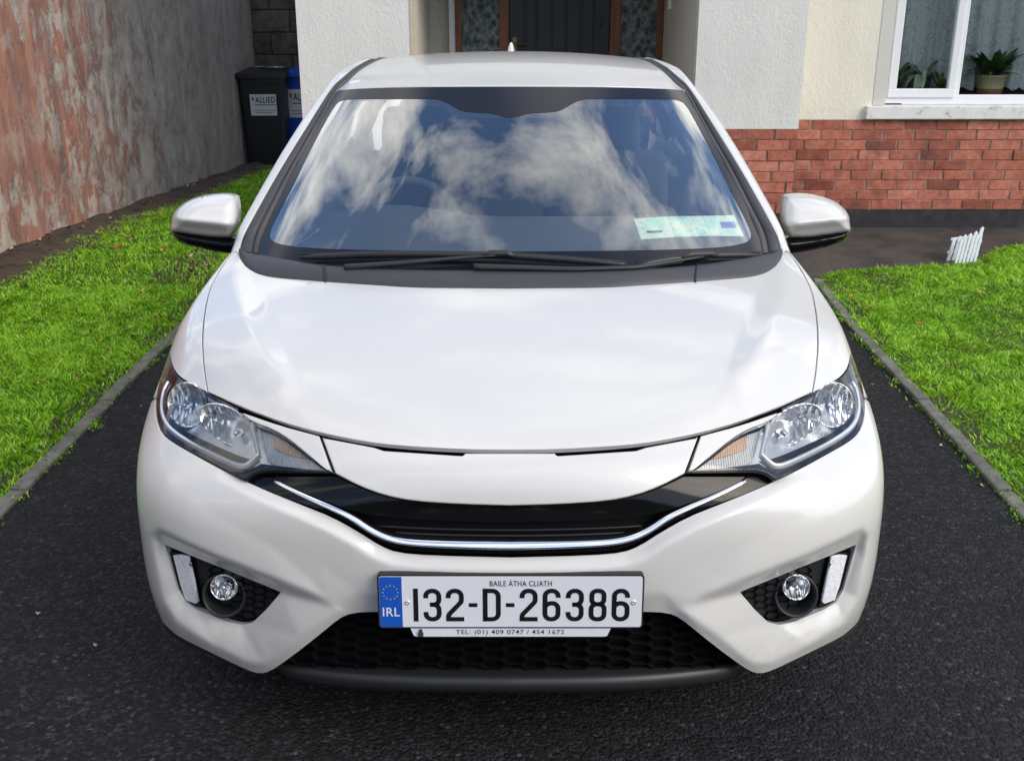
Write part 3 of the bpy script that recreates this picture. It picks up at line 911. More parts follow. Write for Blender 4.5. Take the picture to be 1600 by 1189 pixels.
for k, d in enumerate(DISC):
    pts = [bpt(x, y, .004 + .0005 * k, SCR) for x, y in d]
    o = mesh_obj('permit_paper', pts, [(0, 1, 2, 3)], paper_mat('pale_green_paper_%d' % k, k * .37), scr); o.matrix_parent_inverse = _inv
    if k == 2:
        q = [(1125, 347), (1146, 346.5), (1150, 355.5), (1128, 356)]
        o2 = mesh_obj('blue_print', [bpt(x, y, .003, SCR) for x, y in q], [(0, 1, 2, 3)], mat('blue_print_ink', (.13, .24, .62), .6), scr); o2.matrix_parent_inverse = _inv
    if k == 0:
        q = [(1010, 361), (1034, 360), (1035, 363), (1011, 364)]
        o2 = mesh_obj('dark_print', [bpt(x, y, .003, SCR) for x, y in q], [(0, 1, 2, 3)], mat('dark_print_ink', (.10, .12, .12), .6), scr); o2.matrix_parent_inverse = _inv

# ---- cowl: three pieces
def cowl_rows(n=40):
    lo = [(797.5, 451.5), (667, 450.2), (590, 446.2), (508, 440.8), (438, 435.3), (405, 429.3), (386, 419), (376, 405.2), (373.3, 394.3)]
    hi = [(797.5, 423), (667, 422), (580, 419.5), (504, 414), (440, 404.5), (408, 398.5), (394, 396), (383, 394.3), (374.5, 393.2)]
    L = crv([bpt(x, y, 0.) + np.array([0, -.003, -.004]) for x, y in lo], n)
    H = crv([bpt(x, y, -.012, SCR) if i < 6 else P(x, y, 1.03 + .012 * (i - 5)) for i, (x, y) in enumerate(hi)], n)
    return L, H
CL, CH = cowl_rows(60)
def cowl_piece(i0, i1, flipx=False, both=False):
    L, H = CL[i0:i1 + 1], CH[i0:i1 + 1]
    if both: L, H = symx(L[::-1])[::1], symx(H[::-1])
    rows_ = [L + np.array([0, .004, -.02])]
    for t in np.linspace(0, 1, 7):
        rows_.append(L * (1 - t) + H * t + np.array([0, -.0, .012 * math.sin(math.pi * min(1, t * 1.0)) ** .7 if 0 < t < 1 else 0]))
    rows_.append(H + np.array([0, .02, -.015]))
    G = np.array(rows_)
    if flipx: G = G * np.array([-1, 1, 1])
    mb = MB(); mb.grid(G); return mb
isp = int(np.abs(proj(CL)[:, 0] - 508).argmin())
adopt(cowl_piece(0, isp, both=True).build('cowl_panel', M_cowl, car, True))
for f in (False, True):
    adopt(cowl_piece(isp, 59, f).build('cowl_end', M_cowl, car, True))
    q = np.array([CL[isp] * (1 - t) + CH[isp] * t + np.array([0, -.001, .0135 * math.sin(math.pi * t) ** .7 if 0 < t < 1 else 0]) for t in np.linspace(0.02, .98, 9)])
    if f: q = q * np.array([-1, 1, 1])
    mb = MB(); mb.tube(q, .003, 6); adopt(mb.build('cowl_joint', M_black, car, True))

# ---- wipers
def wiper(blade, arm, clip, d=-.022):
    b = [bpt(x, y, d, SCR) for x, y in resample(blade, 12)]
    mb = MB(); n = len(b); mb.tube(b, [.0075 if 1 < i < n - 2 else .005 for i in range(n)], 8, flat=(.75, 1.1)); root = adopt(mb.build('wiper_blade', M_black, car, True))
    a = [bpt(x, y, d - .006, SCR) for x, y in resample(arm, 12)]
    mb = MB(); n = len(a); mb.tube(a, [.005 + .006 * (i / n) for i in range(n)], 8, flat=(1.2, .8)); o = mb.build('wiper_arm', M_black, root, True); o.matrix_parent_inverse = _inv
    c = [bpt(x, y, d - .008, SCR) for x, y in clip]
    mb = MB(); mb.tube(c, [.006, .011, .011, .006], 8, flat=(.9, .9)); o = mb.build('wiper_clip', M_black, root, True); o.matrix_parent_inverse = _inv
    e = [bpt(x, y, d + .014, SCR) for x, y in resample([(p[0], p[1] - 4.5) for p in blade], 20)]
    mb = MB(); mb.tube(e, .003, 6); o = mb.build('rubber_edge', M_rubber, root, True); o.matrix_parent_inverse = _inv
wiper([(470, 403), (560, 399), (650, 398), (780, 399.5), (880, 406), (978, 414)], [(775, 399), (700, 405), (620, 412), (540, 418)], [(752, 400), (765, 397), (792, 396.5), (803, 400)])
wiper([(995, 416), (1045, 406.5), (1100, 400), (1150, 399), (1188, 399)], [(1098, 401), (1050, 409), (992, 418), (900, 421), (740, 417)], [(1065, 403), (1080, 398), (1110, 396.5), (1122, 400)])

# ---- A-pillars, roof
cA = [(404, 397, 1.045), (412, 358, 1.132), (432, 318, 1.225), (460, 262, 1.385), (482, 223, 1.485), (501, 188.6, 1.60), (525, 144, 1.745), (540, 128, 1.83), (559, 112, 1.95), (587, 95, 2.3)]
cB = [(374, 394, 1.085), (376.5, 381, 1.105), (385, 360, 1.135), (421.5, 294, 1.295), (450, 246, 1.42), (476, 204.6, 1.54), (517, 140.7, 1.765), (537, 121, 1.87), (559, 103.5, 2.02), (585, 93.5, 2.32)]
cC = [(362, 395, 1.11), (368, 380, 1.14), (381, 346, 1.2), (428, 262, 1.42), (456, 216, 1.54), (485, 172.6, 1.67), (528, 117, 1.92), (547, 103.5, 2.03), (568, 95.5, 2.17), (592, 92, 2.38)]
backA = [Wp(.505, 2.9, 1.375), Wp(.47, 3.55, 1.325)]
backB = [Wp(.528, 2.9, 1.370), Wp(.49, 3.55, 1.32)]
backC = [Wp(.565, 2.9, 1.345), Wp(.53, 3.55, 1.30)]
NP = 60
A3 = crv([P(*q) for q in cA] + backA, NP); B3 = crv([P(*q) for q in cB] + backB, NP); C3 = crv([P(*q) for q in cC] + backC, NP)
D3 = C3 + np.array([-.022, .05, -.055]) * np.linspace(.8, 1, NP)[:, None]
for f in (1, -1):
    fx = np.array([f, 1, 1])
    s = lambda t: A3 * (1 - t) + B3 * t
    up = np.array([-.15, -.35, .8])
    mb = MB(); mb.grid(np.array([A3 + np.array([.012, .01, -.012]), A3 + .002 * up, s(.22) + .004 * up, s(.30) - .004 * up, s(.36) - .004 * up]) * fx)
    adopt(mb.build('screen_seal', M_seal, car, True))
    mb = MB(); mb.grid(np.array([s(.36) - .006 * up, s(.42) + .004 * up, s(.7) + .007 * up, s(.96) + .002 * up, s(1.) - .008 * up]) * fx)
    adopt(mb.build('pillar_moulding', M_cowl, car, True))
    t = lambda k: B3 * (1 - k) + C3 * k
    out = np.array([-.45, -.3, .5])
    mb = MB(); mb.grid(np.array([B3 - .012 * out, B3 - .001 * out, t(.15) + .004 * out, t(.4) + .010 * out, t(.7) + .010 * out, C3 + .004 * out, C3 * .6 + D3 * .4 + np.array([-.006, 0, .004]), D3]) * fx)
    adopt(mb.build('roof_pillar', M_paint, car, True))
    ke = int(np.argmax(A3[:, 1] > 1.70))
    strip = np.array([A3[:ke] + np.array([.012, .02, -.02]), A3[:ke] + np.array([.05, .035, -.022]), A3[:ke] + np.array([.065, .08, -.05]), A3[:ke] + np.array([.03, .12, -.09])])
    mb = MB(); mb.grid(strip * fx)
    adopt(mb.build('pillar_inner_trim', M_trim, car, True))
fr = [P(*q) for q in ((797.5, 134.6, 1.603), (727, 134.8, 1.607), (662, 135.3, 1.622), (603, 136.8, 1.656), (553, 139.5, 1.703), (526, 142.5, 1.747))]
def rrow(y, zc, xe, ze, ye): return [Wp(x * xe, y + (ye - y) * x ** 3, zc + (ze - zc) * x ** 2.2) for x in (0, .25, .5, .72, .9, 1.0)]
ROOF = Surf([[p + np.array([0, -.0, .0]) for p in fr], rrow(1.74, 1.349, .551, 1.325, 1.84), rrow(1.95, 1.383, .53, 1.356, 1.96), rrow(2.35, 1.412, .507, 1.384, 2.33), rrow(2.9, 1.40, .505, 1.375, 2.9), rrow(3.55, 1.345, .47, 1.325, 3.55)], fit=2)
U, V = np.meshgrid(np.linspace(-5, 5, 61), np.linspace(0, 5, 70))
RP = ROOF.pos(U, V)
mb = MB(); mb.grid(np.concatenate([RP[:1] + np.array([0, .012, -.02]), RP[:1] + np.array([0, .002, -.006]), RP], 0)); adopt(mb.build('roof', M_paint, car, True))
mb = MB(); mb.grid(RP[:1] * np.array([.985, 1, 1]) + np.array([0, .0, -.004]) + np.array([0, .01, -.006]) * np.arange(2)[:, None, None]); adopt(mb.build('screen_top_seal', M_rubber, car, True))
# headlining so that the cabin is closed from above
mb = MB(); mb.grid(RP[6:-2] * np.array([.96, 1, 1]) + np.array([0, 0, -.05])); adopt(mb.build('headlining', M_trim, car, True))
# aerial fin
fin = MB(); G_ = []
for k, (z, y0, y1, w) in enumerate(((1.365, 3.05, 3.24, .024), (1.385, 3.08, 3.235, .021), (1.41, 3.14, 3.225, .015), (1.432, 3.18, 3.215, .009), (1.441, 3.19, 3.208, .004))):
    G_.append([(w * math.sin(a_) * 1., (y0 + y1) / 2 - (y1 - y0) / 2 * math.cos(a_), z) for a_ in np.linspace(0, 2 * math.pi, 17)])
fin.grid(np.array(G_)); fin.add(G_[-1][:-1], [tuple(range(16))])
adopt(fin.build('aerial_fin', M_paint, car, True))

# ---- sides, rear (seen only from beside the photograph's place)
belt = crv([Wp(.806, 1.19, .855), Wp(.812, 1.6, .905), Wp(.812, 2.2, .94), Wp(.79, 2.9, .97), Wp(.73, 3.6, 1.0)], NP)
D3b = crv([D3[int(k)] for k in np.linspace(6, NP - 1, 12)], NP)
low = [(.836, .72), (.845, .55), (.84, .40), (.815, .26), (.79, .19)]
for f in (1, -1):
    fx = np.array([f, 1, 1])
    mb = MB(); mb.grid(np.array([D3b + np.array([.008, 0, 0]), D3b * .5 + belt * .5 + np.array([-.02, 0, 0]), belt + np.array([.01, 0, 0])]) * fx)
    adopt(mb.build('side_window', M_sideglass, car, True))
    yy = np.linspace(1.26, 3.82, NP)
    tap = np.clip((yy - 3.0) / .82, 0, 1)[:, None] ** 2
    bl = belt.copy(); bl[:, 1] = np.linspace(1.19, 3.75, NP)
    cols = [bl]
    for (x, z) in low:
        cols.append(np.stack([-(x - .12 * tap[:, 0]), yy, np.full(NP, z)], 1))
    cols = np.array(cols)
    for nm, i0, i1 in (('front_door', 0, 22), ('rear_door', 22, 42)):
        mb = MB(); mb.grid(cols[:, i0:i1 + 1] * fx); adopt(mb.build(nm, M_paint, car, True))
    # rear quarter with the wheel opening left clear
    q = cols[:3, 42:] * fx
    mb = MB(); mb.grid(q); adopt(mb.build('rear_quarter', M_paint, car, True))
# tailgate and rear bumper
rear = []
for (x, y, z) in ((.47, 3.55, 1.325), (.62, 3.70, 1.05), (.72, 3.80, .85), (.72, 3.86, .60), (.70, 3.86, .30)):
    rear.append([(-x + 2 * x * k / 12, y + .06 * (1 - (2 * k / 12 - 1) ** 2), z) for k in range(13)])
mb = MB(); mb.grid(np.array(rear)); adopt(mb.build('tailgate', M_paint, car, True))
# under the skin: dark shells added so the panel gaps show black
U, V = np.meshgrid(np.linspace(-7.9, 7.9, 80), np.linspace(5.15, 9, 30))
mb = MB(); mb.grid(BODY.pos(U, V) - .016 * BODY.nrm(U, V)); adopt(mb.build('gap_shade_shell', M_dark, car, True))
U, V = np.meshgrid(np.linspace(-7.2, 7.2, 60), np.linspace(0.2, 5.2, 24))
mb = MB(); mb.grid(BODY.pos(U, V) * np.array([.93, 1, 1]) + np.array([0, .13, 0])); adopt(mb.build('nose_shade_shell', M_dark, car, True))
mb = MB(); mb.box(-.68, .68, .2, 3.75, .19, .24); adopt(mb.build('underbody', M_dark, car))
for f in (1, -1):
    fx = np.array([f, 1, 1])
    fl = np.array([[(-.80, .50, .25), (-.60, .46, .25)], [(-.80, .52, .13), (-.60, .48, .14)]])
    mb = MB(); mb.grid(fl * fx); adopt(mb.build('splash_flap', M_rubber, car))

for f in (1, -1):
    e_ = crv([bpt(x, y, .012) for x, y in ((243, 957), (252, 970), (266, 983.5), (282, 995.5), (306, 1008), (334, 1021))], 16)
    k_d = np.linspace(1.1, .25, 16)[:, None]
    mb = MB(); mb.grid(np.array([e_ + np.array([.004, .006, .012]), e_ + np.array([.004, .012, -.035]) * k_d, e_ + np.array([.02, .05, -.05]) * k_d, e_ + np.array([.05, .2, -.03])]) * np.array([f, 1, 1]))
    adopt(mb.build('wheel_arch_liner', M_rubber, car, True))
# ---- wheels
M_tyre = mat('tyre_rubber', (.022, .022, .023), .8)
M_rim = mat('wheel_alloy', (.45, .46, .48), .3, 1.)
for (wy, f) in ((.83, -1), (.83, 1), (3.36, -1), (3.36, 1)):
    c = (f * .735, wy, .298)
    mb = MB()
    mb.lathe([(.20, -.09), (.27, -.095), (.29, -.085), (.298, -.05), (.298, .05), (.29, .085), (.27, .095), (.20, .09)], c, 40, 'x')
    root = adopt(mb.build('wheel', M_tyre, car, True)); root.name = 'wheel'
    mb = MB(); mb.lathe([(.205, -.085), (.195, -.07), (.19, 0), (.195, .07), (.205, .085)], c, 40, 'x')
    for k in range(5):
        a = 2 * math.pi * k / 5
        p0 = np.array(c) + np.array([f * .07, 0, 0]); p1 = p0 + .2 * np.array([0, math.cos(a), math.sin(a)])
        mb.tube([p0, p1], [.035, .022], 6, flat=(1, .5), up=(1, 0, 0))
    mb.lathe([(.0, .085), (.03, .085), (.045, .07), (.045, .0)], c, 16, frame=((0, 1, 0), (0, 0, 1), (f, 0, 0)))
    o = mb.build('rim', M_rim, root, True); o.matrix_parent_inverse = _inv

# ---- door mirrors
def pillow(outline, y0, bulge, name, m, parent, back=.05, vt=0., power=.5, reach=None, tilt=0., crease=None, step=3.2, flipx=False):
    """rounded shell behind a traced outline: thickest inside, rounding off to the outline, closed at the back"""
    L = resample(outline, step, True)
    lo, hi = L.min(0), L.max(0)
    gx, gy = np.meshgrid(np.arange(lo[0], hi[0], step), np.arange(lo[1], hi[1], step))
    G = np.stack([gx.ravel(), gy.ravel()], 1); G = G[inside(G, L)]
    d = seg_dist(G, L); k = d > step * .5; G = G[k]; d = d[k]
    reach = reach or d.max()
    pts = np.concatenate([L, G]); dd = np.concatenate([np.zeros(len(L)), d])
    n = len(L)
    vo, eo, fo, ov, oe, of = delaunay_2d_cdt([Vector(p) for p in pts], [(i, (i + 1) % n) for i in range(n)], [], 0, 1e-6)
    UV = np.array([tuple(v) for v in vo]); F = np.array([f for f in fo if len(f) == 3]); F = F[inside(UV[F].mean(1), L)]
    dv = np.where(np.arange(len(UV)) < n, 0, seg_dist(UV, L))
    t = np.clip(dv / reach, 0, 1)
    h = bulge * (1 - (1 - t) ** 2) ** power
    if crease is not None: h = h + crease(UV) * np.minimum(1, t * 2.5)
    yv = y0 - h + tilt * (UV[:, 0] - lo[0]) / (hi[0] - lo[0])
    yl_ = 341 + (UV[:, 0] - 268) / 92 * 9
    yv = yv + vt * np.clip((yl_ - UV[:, 1]) / 38, 0, 1.2)
    X = at_y(UV[:, 0], UV[:, 1], yv)
    V = [tuple(p) for p in X]; FF = [tuple(f) for f in F]
    b = len(V); c = X[:n].mean(0)
    for i in range(n): V.append(tuple(c + (X[i] - c) * 1.0 + np.array([0, back * .6, 0])))
    for i in range(n): V.append(tuple(c + (X[i] - c) * .86 + np.array([0, back, 0])))
    for i in range(n):
        j = (i + 1) % n; FF += [(i, j, b + j, b + i), (b + i, b + j, b + n + j, b + n + i)]
    FF.append(tuple(b + n + i for i in range(n)))
    if flipx: V = [(-x, y, z) for x, y, z in V]
    mb = MB(); mb.v = V; mb.f = FF
    return mb.build(name, m, parent, True)
CAP = smooth_line([(266.5, 357), (268, 350), (268.8, 338), (275.5, 327), (290.6, 315), (312.5, 307.5), (337.7, 304.5), (361, 305), (369, 309), (371.8, 322), (372.5, 344), (367, 361), (360, 372.5), (337.7, 373), (295.7, 367.5), (268, 362.5), (266.5, 357)], 1)[:-1]
MBASE = smooth_line([(268, 361), (270.5, 371), (279, 379.5), (304, 386.5), (352, 396), (372, 396), (372, 372), (340, 371), (296, 364), (268, 361)], 1)[:-1]
def crs(UV):
    # soft fold across the cap
    yl = 341 + (UV[:, 0] - 268) / 92 * 9
    return -.012 * np.exp(-((UV[:, 1] - yl - 14) / 9) ** 2) + .006 * np.exp(-((UV[:, 1] - yl) / 6) ** 2)
for f in (False, True):
    o = adopt(pillow(CAP, 1.30, .075, 'door_mirror', M_paint, car, back=.06, reach=26, tilt=-.03, crease=crs, flipx=f, vt=.06))
    o2 = pillow(MBASE, 1.315, .05, 'mirror_base', M_gloss, o, back=.05, reach=14, tilt=-.03, flipx=f); o2.matrix_parent_inverse = _inv
    ind = tube_px([(267, 360.5), (280, 362.5), (300, 366)], 0, .003) if False else None

# ---- cabin
mb = MB()
dash = []
for y, z, w in ((.80, .865, .70), (1.0, .90, .72), (1.2, .935, .74), (1.36, .95, .75), (1.44, .935, .75), (1.50, .87, .75), (1.52, .6, .75)):
    dash.append([(-w + 2 * w * k / 24, y + .22 * (abs(2 * k / 24 - 1)) ** 2.4 * (1 if y < 1.3 else .3), z + (.035 * math.exp(-(((-w + 2 * w * k / 24) + .35) / .17) ** 2) if y > 1.15 else 0)) for k in range(25)])
mb.grid(np.array(dash)); adopt(mb.build('dashboard', M_dash, car, True))
wc = np.array([-.345, 1.60, .85]); tl = R(24)
ring = [wc + .183 * np.array([math.cos(a), math.sin(a) * math.sin(tl), math.sin(a) * math.cos(tl)]) for a in np.linspace(0, 2 * math.pi, 48, endpoint=False)]
mb = MB(); mb.tube(ring, .0155, 10, closed=True, up=(0, -math.cos(tl), math.sin(tl))); sw = adopt(mb.build('steering_wheel', M_dash, car, True))
mb = MB()
for a in (0.05, math.pi - .05, -math.pi / 2):
    mb.tube([wc, wc + .18 * np.array([math.cos(a), math.sin(a) * math.sin(tl), math.sin(a) * math.cos(tl)])], [.04, .018], 8, flat=(1, .5), up=(0, -1, .4))
mb.lathe([(.001, .02), (.05, .018), (.065, .0), (.06, -.03)], wc, 20, frame=((1, 0, 0), (0, math.sin(tl), math.cos(tl)), (0, -math.cos(tl), math.sin(tl))))
o = mb.build('wheel_hub', M_dash, sw, True); o.matrix_parent_inverse = _inv
def rounded_box(c, s, rx=0., bev=.04):
    mb = MB(); mb.box(-s[0] / 2, s[0] / 2, -s[1] / 2, s[1] / 2, -s[2] / 2, s[2] / 2)
    ca, sa = math.cos(rx), math.sin(rx)
    mb.v = [(x + c[0], y * ca - z * sa + c[1], y * sa + z * ca + c[2]) for x, y, z in mb.v]
    return mb
for f in (-1, 1):
    st = adopt(rounded_box((f * .35, 2.02, .80), (.46, .12, .56), R(-16)).build('front_seat', M_seat, car, True, bevel=.045, seg=3))
    o = rounded_box((f * .35, 2.14, 1.14), (.25, .09, .17), R(-12)).build('headrest', M_seat, st, True, bevel=.035, seg=3); o.matrix_parent_inverse = _inv
adopt(rounded_box((0, 3.05, .82), (1.2, .14, .6), R(-18)).build('rear_seat', M_seat, car, True, bevel=.05, seg=3))
mb = MB(); mb.box(-.74, .74, 1.5, 3.6, .26, .34); adopt(mb.build('cabin_floor', M_seat, car))
mb = MB(); mb.box(-.5, .5, 3.2, 3.5, .86, .90); adopt(mb.build('parcel_shelf', M_seat, car))
pm = P(798, 200, 1.50)
o = adopt(rounded_box(pm, (.235, .03, .062), R(8)).build('rear_view_mirror', M_black, car, True, bevel=.012, seg=3))
mb = MB(); mb.tube([pm + np.array([0, 0, .02]), P(797.5, 172, 1.505)], .012, 8); o2 = mb.build('mirror_stalk', M_black, o, True); o2.matrix_parent_inverse = _inv

# a white charging lead lying at the foot of the windscreen
q = [bpt(x, y, .03, SCR) for x, y in smooth_line([(452, 383), (462, 381), (474, 377), (484, 371), (490, 365), (496, 361)], 1)]
mb = MB(); mb.tube(q, .0022, 6); cab = mb.build('charging_lead', mat('white_cable', (.7, .72, .72), .5), None, True)
tag(cab, 'thin white charging lead lying on the dashboard behind the windscreen', 'cable')
e2 = bpt(497, 362, .03, SCR); mb = MB(); mb.tube([e2 + np.array([-.004, 0, -.006]), e2 + np.array([.004, 0, .004])], .0065, 8); mb.build('plug', mat('white_plug', (.75, .77, .77), .4), cab, True)
# ================================================================== number plate
def text_mesh(txt, bold=0.):
    cu = bpy.data.curves.new('t', 'FONT'); cu.body = txt; cu.size = 1.; cu.offset = bold; cu.resolution_u = 4; cu.space_character = 1.08
    ob = bpy.data.objects.new('t', cu); COL.objects.link(ob)
    dg = bpy.context.evaluated_depsgraph_get()
    me = bpy.data.meshes.new_from_object(ob.evaluated_get(dg))
    v = np.array([tuple(p.co) for p in me.vertices]); f = [tuple(p.vertices) for p in me.polygons]
    bpy.data.objects.remove(ob); bpy.data.curves.remove(cu); bpy.data.meshes.remove(me)
    return v[:, :2], f
def put_text(name, txt, x0, x1, y0, y1, frame, m, parent, bold=0., lift=.0004, up_neg=True):
    """fit text into a rectangle of a local frame (origin, right, down, out)"""
    v, f = text_mesh(txt, bold)
    lo, hi = v.min(0), v.max(0)
    o, r, dn, nn = frame
    X = x0 + (v[:, 0] - lo[0]) / (hi[0] - lo[0]) * (x1 - x0); Y = y1 - (v[:, 1] - lo[1]) / (hi[1] - lo[1]) * (y1 - y0)
    V = [o + r * a + dn * b + nn * lift for a, b in zip(X, Y)]
    return mesh_obj(name, V, f, m, parent)
def arc(cx, cy, r, a0, a1, n=7):
    return [(cx + r * math.cos(R(a)), cy + r * math.sin(R(a))) for a in np.linspace(a0, a1, n)]
def stroke2d(pts, w, closed=False):
    p = np.array(pts, float); n = len(p); V = []; F = []
    for i in range(n):
        a = p[i] - p[i - 1] if (i or closed) else p[1] - p[0]
        b = p[(i + 1) % n] - p[i] if (i < n - 1 or closed) else p[i] - p[i - 1]
        a = a / (np.linalg.norm(a) + 1e-9); b = b / (np.linalg.norm(b) + 1e-9)
        t = a + b; t /= np.linalg.norm(t) + 1e-9
        nn = np.array([-t[1], t[0]]); k = w / 2 / max(.45, abs(nn @ np.array([-a[1], a[0]])))
        V += [p[i] + nn * k, p[i] - nn * k]
    for i in range(n if closed else n - 1):
        j = (i + 1) % n; F.append((2 * i, 2 * i + 1, 2 * j + 1, 2 * j))
    return V, F
def glyph(c):
    r = 12
    if c == '1': return [([(5, 0), (5, 72)], 0)], 10
    if c == '-': return [([(0, 36), (17, 36)], 0)], 17
    if c == 'D': return [([(5, 0), (5, 72)], 0), ([(5, 5), (18, 5)] + arc(19, 17, r, -90, 0) + arc(19, 55, r, 0, 90) + [(18, 67), (5, 67)], 0)], 36
    if c == '3': return [([(5, 21)] + arc(17, 17, r, 180, 270) + arc(19, 17, r, -90, 0) + arc(20, 24, 11, 0, 80) + [(13, 35)], 0),
                         ([(13, 35)] + arc(20, 46, 11, -80, 0) + arc(19, 55, r, 0, 90) + arc(17, 55, r, 90, 180) + [(5, 51)], 0)], 36
    if c == '2': return [([(5, 21)] + arc(17, 17, r, 180, 270) + arc(19, 17, r, -90, 0) + [(31, 24)] + arc(22, 25, 9, 0, 45, 4) + [(6.5, 56), (5, 61), (5, 67), (36, 67)], 0)], 36
    if c == '6': return [([(31, 20)] + arc(19, 17, r, 0, -90) + arc(17, 17, r, -90, -180) + arc(17, 55, r, 180, 90) + arc(19, 55, r, 90, 0) + arc(19, 44, r, 0, -90) + arc(17, 44, r, -90, -150), 0)], 36
    if c == '8': return [(arc(16, 15, 10, 180, 270) + arc(20, 15, 10, -90, 0) + arc(20, 24, 10, 0, 90) + arc(16, 24, 10, 90, 180), 1),
                         (arc(16, 45, 11, 180, 270) + arc(20, 45, 11, -90, 0) + arc(20, 56, 11, 0, 90) + arc(16, 56, 11, 90, 180), 1)], 36
M_plate = mat('white_plate', (.74, .76, .80), .35, 0, .3)
M_pblue = mat('plate_blue', (.010, .09, .48), .35, 0, .3)
M_pink = mat('plate_black_ink', (.008, .008, .010), .4)
M_pyel = mat('star_yellow', (.55, .50, .10), .5)
tp = R(3.0)
p_up = np.array([0, math.sin(tp), math.cos(tp)]); p_dn = -p_up; p_rt = np.array([1., 0, 0]); p_n = np.array([0, -math.cos(tp), math.sin(tp)])
pc = P(798, 939.6, -.014)
k_ = .001 * (410.0 / 520) / (FPX / ((pc - CAM) @ FW)) * 1000 * .001
k_ = 410.0 * ((pc - CAM) @ FW) / FPX / 520.0      # metres per plate millimetre, from the plate's traced width
p_o = pc + p_up * 55 * k_ - p_rt * 260 * k_
def rrect(x0, x1, y0, y1, r, n=4):
    return arc(x0 + r, y0 + r, r, 180, 270, n) + arc(x1 - r, y0 + r, r, -90, 0, n) + arc(x1 - r, y1 - r, r, 0, 90, n) + arc(x0 + r, y1 - r, r, 90, 180, n)
def plate_prism(poly, d0, d1):
    mb = MB(); mb.prism([(x * k_, y * k_) for x, y in poly], d0, d1, (p_rt, p_dn, p_n, p_o)); return mb
plate = adopt(plate_prism(rrect(-3.5, 523.5, -3.5, 113.5, 7), -.016, .0).build('number_plate', M_black, car))
def psub(o): o.matrix_parent_inverse = _inv; return o
psub(plate_prism(rrect(0, 520, 0, 110, 5), .0, .0015).build('plate_face', M_plate, plate))
psub(plate_prism([(0.4, 4), (4, .4), (45, .4), (45, 109.6), (4, 109.6), (.4, 106)], .0015, .0019).build('blue_band', M_pblue, plate))
mb = MB(); x = {0: 67, 1: 87, 2: 131.5, 3: 177, 4: 204.5, 5: 250.5, 6: 277.5, 7: 323, 8: 369, 9: 414.5, 10: 460}
for i, c in enumerate('132-D-26386'):
    st, w = glyph(c)
    for pts, cl in st:
        V, F = stroke2d(pts, 9.6 if c != '-' else 8.5, bool(cl))
        V3 = [p_o + p_rt * ((x[i] + v[0]) * k_) + p_dn * ((25.5 + v[1]) * k_) + p_n * .0021 for v in V]
        mb.add(V3, F)
psub(mb.build('registration_number', M_pink, plate, fix=False))
frm = (p_o, p_rt * k_, p_dn * k_, p_n)
psub(put_text('county_name', 'BAILE ÁTHA CLIATH', 219, 341, 5.5, 20.5, frm, M_pink, plate, .004, .0022))
psub(put_text('country_code', 'IRL', 6, 40, 67, 86, frm, M_plate, plate, .012, .0024))
mb = MB()
for k in range(12):
    a = 2 * math.pi * k / 12; cx, cy = 22.5 + 15 * math.sin(a), 34 - 15 * math.cos(a)
    poly = []
    for j in range(10):
        rr = 2.1 if j % 2 == 0 else .85
        poly.append((cx + rr * math.sin(math.pi * j / 5), cy - rr * math.cos(math.pi * j / 5)))
    mb.add([p_o + p_rt * px_ * k_ + p_dn * py_ * k_ + p_n * .0024 for px_, py_ in poly] + [p_o + p_rt * cx * k_ + p_dn * cy * k_ + p_n * .0024], [(j, (j + 1) % 10, 10) for j in range(10)])
psub(mb.build('ring_of_stars', M_pyel, plate, fix=False))
for sx in (55.5, 503.5):
    mb = MB(); c = p_o + p_rt * sx * k_ + p_dn * 56 * k_ + p_n * .0015
    mb.lathe([(.0052, 0), (.0050, .0015), (.0036, .0024), (.0015, .0026), (.0014, .0016), (.0002, .0016)], c, 14, frame=(p_rt, p_up, p_n))
    psub(mb.build('plate_screw', M_satin, plate, True))
psub(plate_prism([(60, 114.5), (460, 114.5), (453, 131.5), (448, 133), (72, 133), (66, 131)], -.006, -.001).build('dealer_strip', M_plate, plate))
psub(put_text('phone_number', 'TEL: (01) 409 0747 / 454 1672', 150, 367, 117.5, 130, frm, M_pink, plate, .006, -.0006))
mb = plate_prism([(77, 117), (80, 115.5), (83, 117), (83.5, 121), (85.5, 126), (85, 132), (75, 132), (74.5, 126), (76.5, 121)], -.001, .002)
psub(mb.build('strip_clip', M_cowl, plate))
# ================================================================== the place
def gz(x, y):
    """height of the ground: level round the car, rising a little towards the house"""
    t = np.clip((np.asarray(y, float) - 3.2) / 2.6, 0, 1)
    return .10 * t * t * (3 - 2 * t) + 0 * np.asarray(x, float)
def at_g(px, py):
    z = 0.
    for _ in range(12):
        p = at_z(px, py, z); z = float(gz(p[0], p[1]))
    return p
